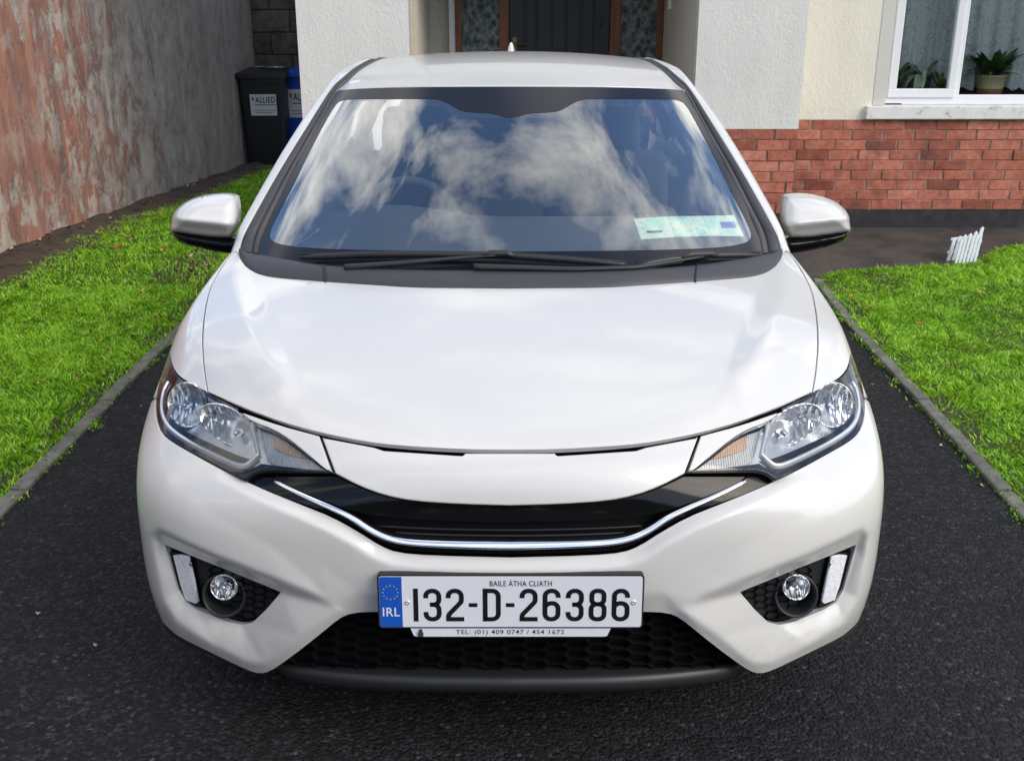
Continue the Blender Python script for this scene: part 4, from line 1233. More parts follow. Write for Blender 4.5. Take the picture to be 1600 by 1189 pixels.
# ---- surfaces
def m_asphalt(name='driveway_asphalt', tone=1.):
    m = mat(name, (.03, .03, .032), .78, spec=.3)
    t = NT(m); v = t.coord()
    big = t.noise(v, 1.1, 4); mid = t.noise(v, 14, 3)
    vor = t.voro(v, 105.); vor2 = t.voro(v, 105., 'F1', 'Color')
    sep = t.new('ShaderNodeSeparateColor'); t.link(vor2, sep.inputs[0])
    base = t.ramp(t.mix(.5, big, mid), [(.3, (.0065 * tone, .0066 * tone, .0078 * tone)), (.7, (.013 * tone, .0133 * tone, .0155 * tone))])
    chip = t.ramp(sep.outputs[0], [(.0, (.55, .55, .55)), (.5, (1., 1., 1.)), (.8, (2.6, 2.6, 2.65)), (.95, (4., 4., 4.)), (.985, (6., 6., 6.)), (1., (10., 10., 9.6))])
    col = t.mix(1., base, chip, 'MULTIPLY')
    # mossy tint in soft patches
    moss = t.ramp(t.noise(v, 2.2, 5, .65), [(.60, 0.), (.78, .35)])
    col = t.mix(moss, col, (.030, .034, .014))
    inv = t.math('SUBTRACT', 1., vor)
    b1 = t.bump(t.mix(.5, inv, t.noise(v, 150, 4, .7)), 1., .022); b2 = t.bump(t.noise(v, 45, 3), .6, .008, b1)
    rough = t.ramp(mid, [(.3, .55), (.7, .75)])
    return t.out(col, rough, b2)
M_asph = m_asphalt()
def m_path():
    m = mat('damp_dark_concrete', (.05, .045, .04), .8)
    t = NT(m); v = t.coord()
    n = t.noise(v, 3.5, 8, .68); n2 = t.noise(v, 26, 5, .7)
    col = t.ramp(n, [(.28, (.018, .016, .015)), (.45, (.048, .042, .037)), (.58, (.075, .062, .052)), (.72, (.055, .058, .030)), (.8, (.11, .095, .08))])
    sp = t.ramp(n2, [(.66, 0.), (.72, 1.)])
    col = t.mix(t.math('MULTIPLY', sp, .5), col, (.22, .20, .16))
    return t.out(col, None, t.bump(n2, .7, .012))
M_path = m_path()
def m_soil(name='bare_soil', a=(.035, .024, .016), b=(.11, .075, .05), c=(.05, .055, .02)):
    m = mat(name, a, .95)
    t = NT(m); v = t.coord(); n = t.noise(v, 9, 8, .7); n2 = t.noise(v, 60, 4, .7)
    col = t.ramp(n, [(.3, a), (.55, b), (.7, c)])
    return t.out(col, None, t.bump(t.mix(.5, n, n2), 1., .03))
M_soil = m_soil()
M_under = m_soil('lawn_soil', (.030, .032, .012), (.055, .060, .020), (.05, .08, .016))
def m_kerb():
    m = mat('weathered_edging_concrete', (.2, .19, .17), .9)
    t = NT(m); v = t.coord(); n = t.noise(v, 8, 8, .7); n2 = t.noise(v, 70, 4)
    col = t.ramp(n, [(.3, (.075, .072, .062)), (.5, (.15, .145, .125)), (.62, (.21, .20, .18)), (.75, (.085, .095, .045))])
    return t.out(col, None, t.bump(n2, .6, .006))
M_kerb = m_kerb()

def sheet(name, xs0, xs1, ys, m, lift=0., nx=8, rough=0.):
    """ground strip between two side lines x0(y), x1(y)"""
    mb = MB(); G = []
    for y in ys:
        a, b = xs0(y), xs1(y)
        G.append([(a + (b - a) * k / nx, y, float(gz(0, y)) + lift) for k in range(nx + 1)])
    mb.grid(np.array(G)); o = mb.build(name, m, fix=False); return o
YS = list(np.concatenate([[-400, -150, -60, -30, -18], np.arange(-12, 13, .4), [20, 40, 100, 400]]))
g = sheet('ground', lambda y: -400, lambda y: 400, YS, m_soil('far_ground', (.05, .06, .03), (.075, .085, .04), (.06, .075, .03)), -.06, 4); tag(g, kind='structure')
lk0, lk1 = at_g(0, 810), at_g(265, 541)
rk0, rk1 = at_g(1592, 806), at_g(1270, 439)
def xl(y): return lk0[0] + (lk1[0] - lk0[0]) * (np.clip(y, 0, 12) - lk0[1]) / (lk1[1] - lk0[1])
def xr(y): return rk0[0] + (rk1[0] - rk0[0]) * (np.clip(y, 0, rk1[1]) - rk0[1]) / (rk1[1] - rk0[1])
Y_END = float(rk1[1])
DY = list(np.arange(-7, 5.6, .25))
o = sheet('driveway', lambda y: xl(y) - .03, lambda y: xr(y) + .03, DY, M_asph, 0., 10); tag(o, kind='structure')
o = sheet('road', lambda y: -60, lambda y: 60, [-15, -13, -11, -9, -7.0], m_asphalt('road_asphalt', 1.6), -.03, 4); tag(o, kind='structure')
o = sheet('path', lambda y: -1.75, lambda y: 7.5, list(np.arange(Y_END - .02, 9.9, .25)), M_path, .004, 24); tag(o, kind='structure')

# ---- edging stones
def kerb_run(name, f, y0, y1, side):
    root = None; y = y0; k = 0
    while y < y1 - .05:
        L = min(.90, y1 - y)
        mb = MB(); a, b = y + .004, y + L - .004
        z0, z1 = -.12, .016 + rng.normal(0, .003)
        jit = rng.normal(0, .004)
        for q in (0,):
            w0, w1 = (-.056, 0) if side < 0 else (0, .056)
            pts = []
            for (yy) in np.linspace(a, b, 5):
                xx = float(f(yy)) + jit + rng.normal(0, .0012)
                zz = float(gz(0, yy)) + z1 + rng.normal(0, .0015)
                pts.append([(xx + w0, yy, z0 + .0), (xx + w0, yy, zz - .004), (xx + w0 + .006, yy, zz), (xx + w1 - .006, yy, zz), (xx + w1, yy, zz - .005), (xx + w1, yy, z0)])
            P5 = np.array(pts); n = 6
            mb.grid(P5); mb.add(P5[0], [tuple(range(n))]); mb.add(P5[-1], [tuple(range(n))])
        if root is None:
            root = empty(name, (0, 0, 0)); tag(root, kind='structure')
        mb.build('edging_stone', M_kerb, root)
        y += L
    return root
kerb_run('lawn_edging_left', xl, -4.0, 8.5, -1)
kerb_run('lawn_edging_right', xr, -4.0, Y_END, 1)

# ---- lawns: soil sheet plus blades
wb0, wb1 = at_g(0, 405), at_g(397, 257)       # foot of the boundary wall
def xw(y): return wb0[0] + (wb1[0] - wb0[0]) * (y - wb0[1]) / (wb1[1] - wb0[1])
LY = list(np.arange(-4, 10.3, .25))
o = sheet('lawn_bed_left', lambda y: xw(max(y, -4)) - .2, lambda y: float(xl(y)) - .05, LY, M_under, .004, 14); tag(o, kind='structure')
fe = [at_g(1272, 437), at_g(1330, 424), at_g(1420, 420), at_g(1475, 418), at_g(1530, 408), at_g(1560, 392), at_g(1600, 383), at_g(1680, 372), at_g(1900, 365)]
def yfar(x):
    xs = [p[0] for p in fe]; ys = [p[1] for p in fe]
    return np.interp(x, xs, ys)
G = []
for yv in np.linspace(0, 1, 40):
    row = []
    for k in range(25):
        t = k / 24
        y0 = -4.; x_hint = 1.7 + t * 4.5
        y = y0 + (float(yfar(x_hint if k else rk1[0] + .05)) - y0) * yv
        x = float(xr(y)) + .05 + t * 4.3
        row.append((x, y, float(gz(x, y)) + .012))
    G.append(row)
mb = MB(); mb.grid(np.array(G)); o = mb.build('lawn_bed_right', M_under, fix=False); tag(o, kind='structure')

def m_grass():
    m = mat('grass_blades', (.05, .12, .01), .55)
    t = NT(m)
    a = t.new('ShaderNodeAttribute', attribute_name='tint')
    v = t.coord(); pn = t.noise(v, 1.8, 4, .6)
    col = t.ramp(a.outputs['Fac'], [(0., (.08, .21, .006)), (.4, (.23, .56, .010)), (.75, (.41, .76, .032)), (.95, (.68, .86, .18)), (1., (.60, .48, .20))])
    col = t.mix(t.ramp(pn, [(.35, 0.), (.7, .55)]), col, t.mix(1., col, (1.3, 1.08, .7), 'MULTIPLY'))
    t.link(col, t.b.inputs['Base Color'])
    t.b.inputs['Subsurface Weight'].default_value = 0
    tr = t.new('ShaderNodeBsdfTranslucent'); t.link(col, tr.inputs['Color'])
    mx = t.new('ShaderNodeMixShader'); mx.inputs[0].default_value = .38
    t.link(t.b.outputs[0], mx.inputs[1]); t.link(tr.outputs[0], mx.inputs[2]); t.link(mx.outputs[0], t.n['Material Output'].inputs[0])
    return m
M_grass = m_grass()
def vnoise(x, y, s, seed):
    r = np.random.default_rng(seed); T = r.random((64, 64))
    X, Y = x / s, y / s; i = np.floor(X).astype(int); j = np.floor(Y).astype(int); a = X - i; b = Y - j
    a = a * a * (3 - 2 * a); b = b * b * (3 - 2 * b); g_ = lambda p, q: T[p % 64, q % 64]
    return g_(i, j) * (1 - a) * (1 - b) + g_(i + 1, j) * a * (1 - b) + g_(i, j + 1) * (1 - a) * b + g_(i + 1, j + 1) * a * b
def blades(name, pts, hmul, label, m=M_grass):
    """pts (n,2): curved three-segment blades at those places, one mesh"""
    n = len(pts); x, y = pts[:, 0], pts[:, 1]
    cl = vnoise(x, y, .16, 3) * .6 + vnoise(x, y, .45, 4) * .4
    h = (.014 + .025 * rng.random(n) ** 1.3) * (.55 + .95 * cl) * hmul
    w = .0016 + .0022 * rng.random(n)
    th = rng.random(n) * 2 * np.pi; lean = (.25 + .9 * rng.random(n)) * h
    la = 2 * np.pi * vnoise(x, y, .11, 9) * 2 + rng.normal(0, .8, n)
    bx, by = np.cos(la) * lean, np.sin(la) * lean
    px, py = np.cos(th) * w, np.sin(th) * w
    z = gz(x, y) + .005
    V = np.zeros((n, 7, 3))
    for k, (t, ww) in enumerate(((0, 1.), (.4, .95), (.75, .6))):
        cxk = x + bx * t ** 1.8; cyk = y + by * t ** 1.8; zk = z + h * (t - .25 * t * t)
        V[:, 2 * k] = np.stack([cxk - px * ww, cyk - py * ww, zk], 1); V[:, 2 * k + 1] = np.stack([cxk + px * ww, cyk + py * ww, zk], 1)
    V[:, 6] = np.stack([x + bx, y + by, z + h * .74], 1)
    me = bpy.data.meshes.new(name)
    me.vertices.add(n * 7); me.vertices.foreach_set('co', V.ravel())
    base = np.arange(n) * 7
    quads = np.stack([np.stack([base, base + 1, base + 3, base + 2], 1), np.stack([base + 2, base + 3, base + 5, base + 4], 1)], 1).reshape(-1, 4)
    tris = np.stack([base + 4, base + 5, base + 6], 1)
    loops = np.concatenate([quads.ravel(), tris.ravel()])
    me.loops.add(len(loops)); me.loops.foreach_set('vertex_index', loops)
    me.polygons.add(len(quads) + len(tris))
    ls = np.concatenate([np.arange(len(quads)) * 4, len(quads) * 4 + np.arange(len(tris)) * 3])
    me.polygons.foreach_set('loop_start', ls)
    me.polygons.foreach_set('loop_total', np.concatenate([np.full(len(quads), 4), np.full(len(tris), 3)]))
    me.update(calc_edges=True)
    at = me.attributes.new('tint', 'FLOAT', 'POINT')
    tint = np.clip(.42 + .33 * (cl - .5) + rng.normal(0, .26, n), 0, .93); dry = rng.random(n) < .025; tint[dry] = .97 + .03 * rng.random(dry.sum())
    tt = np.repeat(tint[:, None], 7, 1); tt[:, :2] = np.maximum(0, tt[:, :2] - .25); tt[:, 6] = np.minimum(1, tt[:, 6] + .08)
    at.data.foreach_set('value', tt.ravel())
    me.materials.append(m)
    me.polygons.foreach_set('use_smooth', np.ones(len(me.polygons), bool))
    ob = bpy.data.objects.new(name, me); COL.objects.link(ob)
    tag(ob, label, 'grass', kind='stuff')
    return ob
def scatter(n, x0, x1, y0, y1, keep):
    q = np.stack([x0 + (x1 - x0) * rng.random(n), y0 + (y1 - y0) * rng.random(n)], 1)
    return q[keep(q[:, 0], q[:, 1])]
def bare(x, y):
    """worn patch by the wing mirror, thin strip at the wall"""
    c = at_g(300, 415)
    d = np.hypot((x - c[0]) / .17, (y - c[1]) / .42)
    return d
def keepL(x, y):
    wall = wb0[0] + (wb1[0] - wb0[0]) * (y - wb0[1]) / (wb1[1] - wb0[1])
    strip = .12 + .16 * vnoise(x, y, .3, 21) + .10 * np.clip((6.5 - y) / 3, 0, 1)
    k = (x < xl(y) - .05 + .05 * (rng.random(len(x)) < .12)) & (x > wall + strip * (.75 + .5 * rng.random(len(x))))
    b = bare(x, y)
    k &= (b > .8 + .5 * vnoise(x, y, .1, 5)) | (rng.random(len(x)) < .40)
    edge = (xl(y) - x) < .16
    k &= ~(edge & (vnoise(x, y, .12, 8) > .55) & (rng.random(len(x)) < .7))
    return k
def keepR(x, y):
    k = (x > xr(y) + .05 - .05 * (rng.random(len(x)) < .12)) & (y < yfar(x) - .02 + .05 * rng.random(len(x)))
    edge = (x - xr(y)) < .14
    k &= ~(edge & (vnoise(x, y, .12, 18) > .6) & (rng.random(len(x)) < .7))
    return k
Q = np.concatenate([scatter(125000, -3.6, -1.5, .9, 4.2, keepL), scatter(95000, -3.9, -1.5, 4.2, 9.9, keepL), scatter(9000, -3.8, -1.5, -1.5, .9, keepL)])
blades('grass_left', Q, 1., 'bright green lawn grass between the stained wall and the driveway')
Q = np.concatenate([scatter(150000, 1.6, 3.9, .8, 3.6, keepR), scatter(25000, 3.9, 5.7, .8, 3.6, keepR), scatter(105000, 1.6, 5.7, 3.6, 5.2, keepR), scatter(9000, 1.6, 4.4, -1.5, .8, keepR)])
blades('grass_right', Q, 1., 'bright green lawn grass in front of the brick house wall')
# tufts that creep over the edging and in the joints
def creep(f, s, y0, y1, n, seed):
    r = np.random.default_rng(seed); q = []
    for _ in range(n):
        y = y0 + (y1 - y0) * r.random(); x = float(f(y)) + s * (.0 + .035 * r.random() ** 2)
        k = r.integers(5, 22)
        q.append(np.stack([x + r.normal(0, .012, k), y + r.normal(0, .03, k)], 1))
    return np.concatenate(q)
q = np.concatenate([creep(xl, 1, .8, 5, 26, 1), creep(xr, -1, .8, 4.4, 40, 2), creep(xl, -1.6, .8, 5, 60, 3), creep(xr, 1.6, .8, 4.4, 60, 4)])
blades('creeping_grass', q, .55, 'small tufts of grass creeping over the concrete edging')

# ---- soil strip at the wall foot
G = []
for y in np.arange(-4, 10.2, .06):
    x0 = xw(y); row = []
    for k in range(12):
        x = x0 - .08 + .62 * k / 11
        row.append((x, y, float(gz(x, y)) + .008 + .045 * max(0, 1 - abs(k - 3.5) / 5.5) * (.2 + 1.2 * float(vnoise(np.array(x), np.array(y), .12, 31))) - (.03 if k > 10 else 0)))
    G.append(row)
mb = MB(); mb.grid(np.array(G)); o = mb.build('soil_strip', m_soil('wall_foot_soil', (.016, .012, .009), (.085, .058, .04), (.03, .024, .016)), smooth=True, fix=False); tag(o, kind='structure')

# ---- fallen leaves
M_leaf = {'brown': mat('dry_leaf_brown', (.22, .085, .035), .7), 'red': mat('dry_leaf_red', (.30, .09, .05), .65), 'yellow': mat('leaf_yellow', (.42, .26, .04), .7), 'dark': mat('leaf_dark_brown', (.06, .03, .018), .8), 'pale': mat('leaf_pale_buff', (.40, .31, .20), .8)}
def leaf(px, py, size, kind, label, rz, lift=.03, grp=None):
    p = at_g(px, py) + np.array([0, 0, lift])
    lobes = 5; pts = []
    for k in range(20):
        a = 2 * math.pi * k / 20
        r = size * (.62 + .30 * abs(math.cos(lobes * a / 2)) + .06 * random.random()) * (1.2 if abs(a - math.pi) > 2.4 else 1)
        pts.append((r * math.cos(a), r * .72 * math.sin(a), .25 * size * math.sin(2 * a + 1) + .12 * size * random.random()))
    V = [(0, 0, -.06 * size)] + pts
    mb = MB(); mb.add(V, [(0, k + 1, (k + 1) % 20 + 1) for k in range(20)])
    mb.add([(size, -.04 * size, 0), (size, .04 * size, 0), (size * 1.7, 0, .2 * size)], [(0, 1, 2)])
    ob = mb.build('fallen_leaf', M_leaf[kind], smooth=False, loc=tuple(p)); ob.rotation_euler = (.15, -.1, rz)
    tag(ob, label, 'leaf', grp or 'fallen leaves on the lawns'); return ob
leaf(181, 392, .040, 'red', 'reddish brown fallen leaf lying flat on the grass near the stained wall', .3)
leaf(201, 378, .030, 'brown', 'smaller brown fallen leaf on the grass just beyond the reddish one', 1.7)
leaf(255, 398, .026, 'yellow', 'yellow orange fallen leaf at the edge of the worn lawn patch by the mirror', 2.2)
NAME2 = {'brown': 'brown', 'dark': 'dark brown', 'pale': 'pale buff', 'yellow': 'yellow'}
SL = 'small %s leaf caught in the lawn'
for (px, py, s, k) in ((75, 455, .014, 'yellow'), (130, 452, .016, 'brown'), (160, 540, .018, 'yellow'), (128, 595, .02, 'brown'), (58, 608, .016, 'yellow'), (148, 538, .014, 'brown'), (196, 525, .018, 'dark'), (212, 533, .02, 'dark'), (240, 503, .018, 'brown'), (258, 476, .02, 'brown'), (285, 452, .02, 'brown'), (245, 520, .016, 'dark'), (88, 668, .02, 'dark'), (222, 462, .016, 'yellow'),
                       (1295, 445, .018, 'brown'), (1330, 470, .022, 'yellow'), (1355, 488, .02, 'brown'), (1505, 470, .018, 'pale'), (1530, 468, .016, 'brown'), (1437, 512, .018, 'yellow'), (1475, 580, .016, 'brown'), (1545, 405, .018, 'brown'), (1570, 398, .015, 'pale'), (1510, 555, .015, 'dark'), (1345, 478, .018, 'brown')):
    leaf(px, py, s, k, (SL % NAME2[k]) + (' before the brick house' if px > 800 else ' beside the stained wall'), random.random() * 6, .028, 'small dry leaves in the grass')
PL = 'tiny pale leaf scrap lying on the black driveway'
for (px, py, s) in ((222, 636, .012), (217, 715, .008), (1365, 571, .014), (1364, 602, .012), (1470, 698, .010), (1535, 760, .010), (60, 960, .008), (150, 1010, .008)):
    leaf(px, py, s, 'pale' if s < .012 else 'red', PL, random.random() * 6, .006, 'leaf scraps on the driveway')
NAMES = {'brown': 'brown', 'dark': 'dark brown', 'pale': 'pale buff', 'red': 'reddish', 'yellow': 'yellow'}
WL = '%s leaf litter scrap at the foot of the stained wall'
for k in range(34):
    t = random.random(); px = 5 + 370 * t; py = 408 - 143 * t + random.uniform(-2, 9)
    kk = random.choice(['brown', 'dark', 'pale', 'dark', 'brown'])
    leaf(px, py, random.uniform(.012, .028), kk, WL % NAMES[kk], random.random() * 6, .055, 'leaf litter along the wall')
BL = '%s withered plant litter scrap on the worn lawn patch beside the wing mirror'
for k in range(26):
    kk = random.choice(['dark', 'brown', 'dark', 'pale'])
    leaf(random.gauss(302, 17), random.gauss(416, 11), random.uniform(.010, .026), kk, BL % NAMES[kk], random.random() * 6, .02, 'plant litter on the worn patch')

# ---- boundary wall
def m_wall():
    m = mat('peeling_painted_render', (.3, .28, .26), .9)
    t = NT(m); v = t.coord()
    sep = t.new('ShaderNodeSeparateXYZ'); t.link(v, sep.inputs[0])
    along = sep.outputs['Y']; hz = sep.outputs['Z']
    streak = t.noise(t.coord((4, 4, .9)), 2.4, 8, .70)
    fine = t.noise(t.coord((1.5, 1.5, 1.1)), 5., 8, .7)
    blot = t.noise(t.coord((1, 1, .8)), 4.6, 8, .66, .4)
    grey = t.ramp(fine, [(.25, (.12, .10, .09)), (.42, (.30, .26, .23)), (.6, (.47, .415, .37)), (.8, (.66, .60, .54))])
    red = t.ramp(streak, [(.3, (.13, .068, .052)), (.5, (.30, .135, .098)), (.7, (.43, .22, .15))])
    # paint survives mostly at the near end; it wears off towards the bins
    pos = t.new('ShaderNodeMapRange'); t.link(along, pos.inputs[0]); pos.inputs[1].default_value = 4.6; pos.inputs[2].default_value = 8.6; pos.inputs[3].default_value = .14; pos.inputs[4].default_value = -.13
    k = t.math('ADD', t.mix(.35, blot, streak), pos.outputs[0])
    mask = t.ramp(k, [(.475, 0.), (.555, 1.)])
    col = t.mix(mask, grey, red)
    lich = t.ramp(t.noise(t.coord((1, 1, .62)), 7.5, 6, .62), [(.50, 0.), (.56, 1.)])
    pch = t.ramp(t.noise(v, 1.0, 3), [(.38, 0.), (.54, 1.)])
    col = t.mix(t.math('MULTIPLY', t.math('MULTIPLY', lich, pch), .75), col, (.46, .43, .38))
    stain = t.ramp(t.noise(t.coord((4, 4, .5), loc=(3, 1, 0)), 1.3, 5, .6), [(.46, 0.), (.72, .55)])
    col = t.mix(stain, col, (.12, .098, .088))
    spk = t.ramp(t.voro(v, 38.), [(.0, 1.), (.10, 0.)])
    col = t.mix(t.math('MULTIPLY', spk, .55), col, (.55, .52, .48))
    far_dark = t.new('ShaderNodeMapRange'); t.link(t.math('ADD', along, t.math('MULTIPLY', blot, 2.5)), far_dark.inputs[0]); far_dark.inputs[1].default_value = 7.4; far_dark.inputs[2].default_value = 10.; far_dark.inputs[3].default_value = 0.; far_dark.inputs[4].default_value = .6
    col = t.mix(far_dark.outputs[0], col, (.13, .115, .11))  # darker grey mixed in towards the far end, edge broken by noise
    nrm = t.bump(t.mix(.5, fine, mask), .9, .02)
    return t.out(col, None, nrm)
mb = MB()
yy0, yy1 = -4., 10.6; th = .22; H = 2.0
n = 60; G = []
for i in range(n + 1):
    y = yy0 + (yy1 - yy0) * i / n
    G.append([(xw(y) + .006 * math.sin(y * 2.3), y, -.1 + (H + .1) * j / 14) for j in range(15)])
G = np.array(G); mb.grid(G)
mb.grid(G + np.array([-th, 0, 0])); mb.grid(np.array([G[:, -1], G[:, -1] + np.array([-th, 0, 0])]))
mb.grid(np.array([G[0], G[0] + np.array([-th, 0, 0])])); mb.grid(np.array([G[-1], G[-1] + np.array([-th, 0, 0])]))
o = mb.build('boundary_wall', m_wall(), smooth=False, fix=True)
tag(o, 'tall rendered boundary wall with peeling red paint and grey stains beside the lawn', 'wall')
# rough lower edge of the render
# ---- block wall behind the bins
def m_block():
    m = mat('mossy_concrete_block', (.1, .1, .08), .95)
    t = NT(m); v = t.new('ShaderNodeNewGeometry').outputs['Position']; oi = t.new('ShaderNodeObjectInfo')
    n = t.noise(v, 7, 6, .65)
    col = t.ramp(n, [(.3, (.028, .03, .022)), (.5, (.065, .064, .05)), (.62, (.085, .083, .066)), (.75, (.05, .065, .03))])
    hue = t.ramp(oi.outputs['Random'], [(0, (.75, .75, .72)), (1, (1.2, 1.18, 1.1))])
    return t.out(t.mix(1., col, hue, 'MULTIPLY'), None, t.bump(t.noise(v, 40, 5), .8, .012))
M_block = m_block()
bw_y = 10.1; bx0 = xw(bw_y) - .05
root = empty('block_wall', (bx0, bw_y, .1)); tag(root, 'dark mossy concrete block wall behind the wheelie bins', 'wall')
mb = MB(); mb.box(bx0, bx0 + 2.6, bw_y + .012, bw_y + .2, .05, 2.6); o = mb.build('mortar', mat('dark_mortar', (.03, .03, .026), .95), root); o.matrix_parent_inverse = Matrix.Translation((-bx0, -bw_y, -.1))
for r in range(11):
    x = bx0 + (-.2 if r % 2 else 0.02)
    while x < bx0 + 2.5:
        mb = MB(); d = rng.normal(0, .003)
        mb.box(max(x, bx0) + .006, x + .44, bw_y + d, bw_y + .1, .1 + r * .232 + .006, .1 + r * .232 + .226)
        o = mb.build('block', M_block, root, bevel=.006, seg=1); o.matrix_parent_inverse = Matrix.Translation((-bx0, -bw_y, -.1))
        x += .45

# ---- trees across the road, behind the photographer: they show only as a dark skyline in the glossy black trim
M_tl = mat('far_tree_foliage', (.035, .055, .018), .8)
def far_trees():
    r = np.random.default_rng(5); V = []; n = 0
    for tx in np.arange(-34, 35, 3.4):
        hgt = 4.6 + 2.4 * r.random(); cx = tx + r.normal(0, .6); cy = -21 + r.normal(0, 1.)
        k = 520
        a = r.normal(0, 1, (k, 3)); a /= np.linalg.norm(a, axis=1, keepdims=True); a *= (r.random(k) ** .33)[:, None]
        c = a * np.array([2.3, 2.0, hgt * .5]) + np.array([cx, cy, hgt * .5 + .2])
        for q in c:
            d1 = r.normal(0, .42, 3); d2 = r.normal(0, .42, 3)
            V += [q - d1, q + d2, q + d1]
    V = np.array(V); F = np.arange(len(V)).reshape(-1, 3)
    o = mesh_obj('tree_belt', V, F, M_tl)
    tag(o, 'dark belt of trees across the road mirrored in the glossy grille', 'trees', kind='stuff')
far_trees()
# ================================================================== the house
Y1, Y2, Y3 = 5.85, 5.50, 7.10        # window wall, porch front, door wall
def xz(px, py, y):
    p = at_y(px, py, y); return float(p[0]), float(p[2])
house = empty('house', (1.5, Y1, .1)); HI = Matrix.Translation((-1.5, -Y1, -.1)); H0 = Matrix.Identity(4)
tag(house, 'cream rendered house with red brick base, recessed porch and dark front door', 'house')
def hp(o): o.parent = house; o.matrix_parent_inverse = HI; return o
def hs(o, par): o.parent = par; o.matrix_parent_inverse = H0; return o
def m_render(name, a, b, spot):
    m = mat(name, a, .92)
    t = NT(m); v = t.coord()
    n = t.noise(v, 2.0, 5, .6); st = t.noise(t.coord((5, 5, .5)), 1.4, 5, .6); f = t.noise(v, 75, 5, .65); w = t.noise(t.coord((1, 1, .5)), 28, 4, .6, 1.2)
    col = t.mix(t.ramp(t.mix(.5, n, st), [(.35, 0.), (.65, 1.)]), a, b)
    sp = t.ramp(t.noise(v, 34, 4, .7), [(.67, 0.), (.73, 1.)])
    col = t.mix(t.math('MULTIPLY', sp, .5), col, spot)
    return t.out(col, None, t.bump(t.mix(.5, f, w), .75, .010))
M_rend1 = m_render('grey_white_render', (.75, .74, .69), (.67, .66, .62), (.40, .40, .38))
M_rend2 = m_render('cream_render', (.84, .785, .66), (.76, .72, .62), (.45, .41, .34))
M_cream = m_render('porch_cream_render', (.66, .62, .53), (.58, .55, .47), (.40, .37, .31))
def m_brick():
    m = mat('red_brick', (.30, .09, .06), .85)
    t = NT(m); v = t.new('ShaderNodeNewGeometry').outputs['Position']; oi = t.new('ShaderNodeObjectInfo')
    n = t.noise(v, 16, 6, .7); n2 = t.noise(v, 2.6, 6, .65)
    col = t.ramp(n, [(.25, (.25, .070, .046)), (.5, (.44, .138, .088)), (.75, (.56, .23, .155))])
    col = t.mix(1., col, t.ramp(oi.outputs['Random'], [(0., (.50, .42, .40)), (.12, (.78, .72, .70)), (.4, (.95, .95, .93)), (.75, (1.08, 1.1, 1.1)), (1., (1.22, 1.4, 1.45))]), 'MULTIPLY')
    # soot and damp with its own shape
    col = t.mix(t.ramp(n2, [(.54, 0.), (.72, .8)]), col, (.07, .045, .036))
    return t.out(col, None, t.bump(t.noise(v, 60, 5), .6, .006))
M_brick = m_brick()
M_mortar = mat('grey_mortar', (.24, .215, .19), .95)
_t = NT(M_mortar); _n = _t.noise(_t.coord(), 5, 6, .7); _t.out(_t.ramp(_n, [(.36, (.09, .055, .045)), (.52, (.27, .16, .125)), (.7, (.40, .31, .265))]))
def m_plinth():
    m = mat('black_painted_plinth', (.02, .02, .024), .7)
    t = NT(m); v = t.coord(); n = t.noise(v, 12, 6, .7)
    col = t.ramp(n, [(.4, (.014, .014, .018)), (.6, (.028, .028, .034)), (.74, (.11, .11, .11))])
    return t.out(col, None, t.bump(n, .4, .006))
M_plinth = m_plinth()
M_upvc = mat('white_upvc', (.80, .81, .83), .3)
M_upvc2 = mat('aged_white_paint', (.62, .60, .55), .6)
def m_sill():
    m = mat('flaking_white_sill', (.6, .59, .56), .8)
    t = NT(m); v = t.coord(); n = t.noise(v, 13, 7, .72)
    return t.out(t.ramp(n, [(.45, (.76, .75, .72)), (.58, (.70, .69, .66)), (.66, (.42, .41, .39)), (.74, (.12, .12, .115))]), None, t.bump(n, .5, .006))
M_sill = m_sill()
M_brown = mat('stained_timber', (.20, .068, .024), .45)
t_ = NT(M_brown); gv = t_.noise(t_.coord((30, 30, 2)), 1.2, 5, .6); t_.out(t_.ramp(gv, [(.3, (.12, .038, .014)), (.7, (.26, .095, .034))]))
M_door = mat('dark_door_paint', (.018, .018, .023), .42)

XPL = xz(461, 0, Y2)[0]; XPR0 = xz(1091, 40, Y2)[0]; XPL1 = xz(641, 40, Y2)[0]; XPR1 = xz(1252, 150, Y2)[0]
ZBT = xz(1400, 187.5, Y1)[1]; ZBB = xz(1400, 328, Y1)[1]
ZPT = xz(1200, 202, Y2)[1]
EAVE = 3.2
def wallbox(name, x0, x1, y0, y1, z0, z1, m):
    mb = MB(); mb.box(x0, x1, y0, y1, z0, z1); return hp(mb.build(name, m))
# window wall: pieces round the opening
WX0 = xz(1371, 90, Y1)[0]; WX1 = WX0 + 2.35; WZ0 = ZBT + .008; WZ1 = 2.55
XH = WX1 + 1.6
wallbox('window_wall', XPR1 - .3, WX0, Y1, Y1 + .28, ZBT, EAVE, M_rend2)
wallbox('window_wall', WX1, XH, Y1, Y1 + .28, ZBT, EAVE, M_rend2)
wallbox('window_wall', WX0, WX1, Y1, Y1 + .28, WZ1, EAVE, M_rend2)
wallbox('brick_backing', XPR1 - .3, XH, Y1 + .0035, Y1 + .28, ZBB, ZBT - .001, M_mortar)
wallbox('plinth', XPR1 - .3, XH, Y1 + .004, Y1 + .28, .0, ZBB, M_plinth)
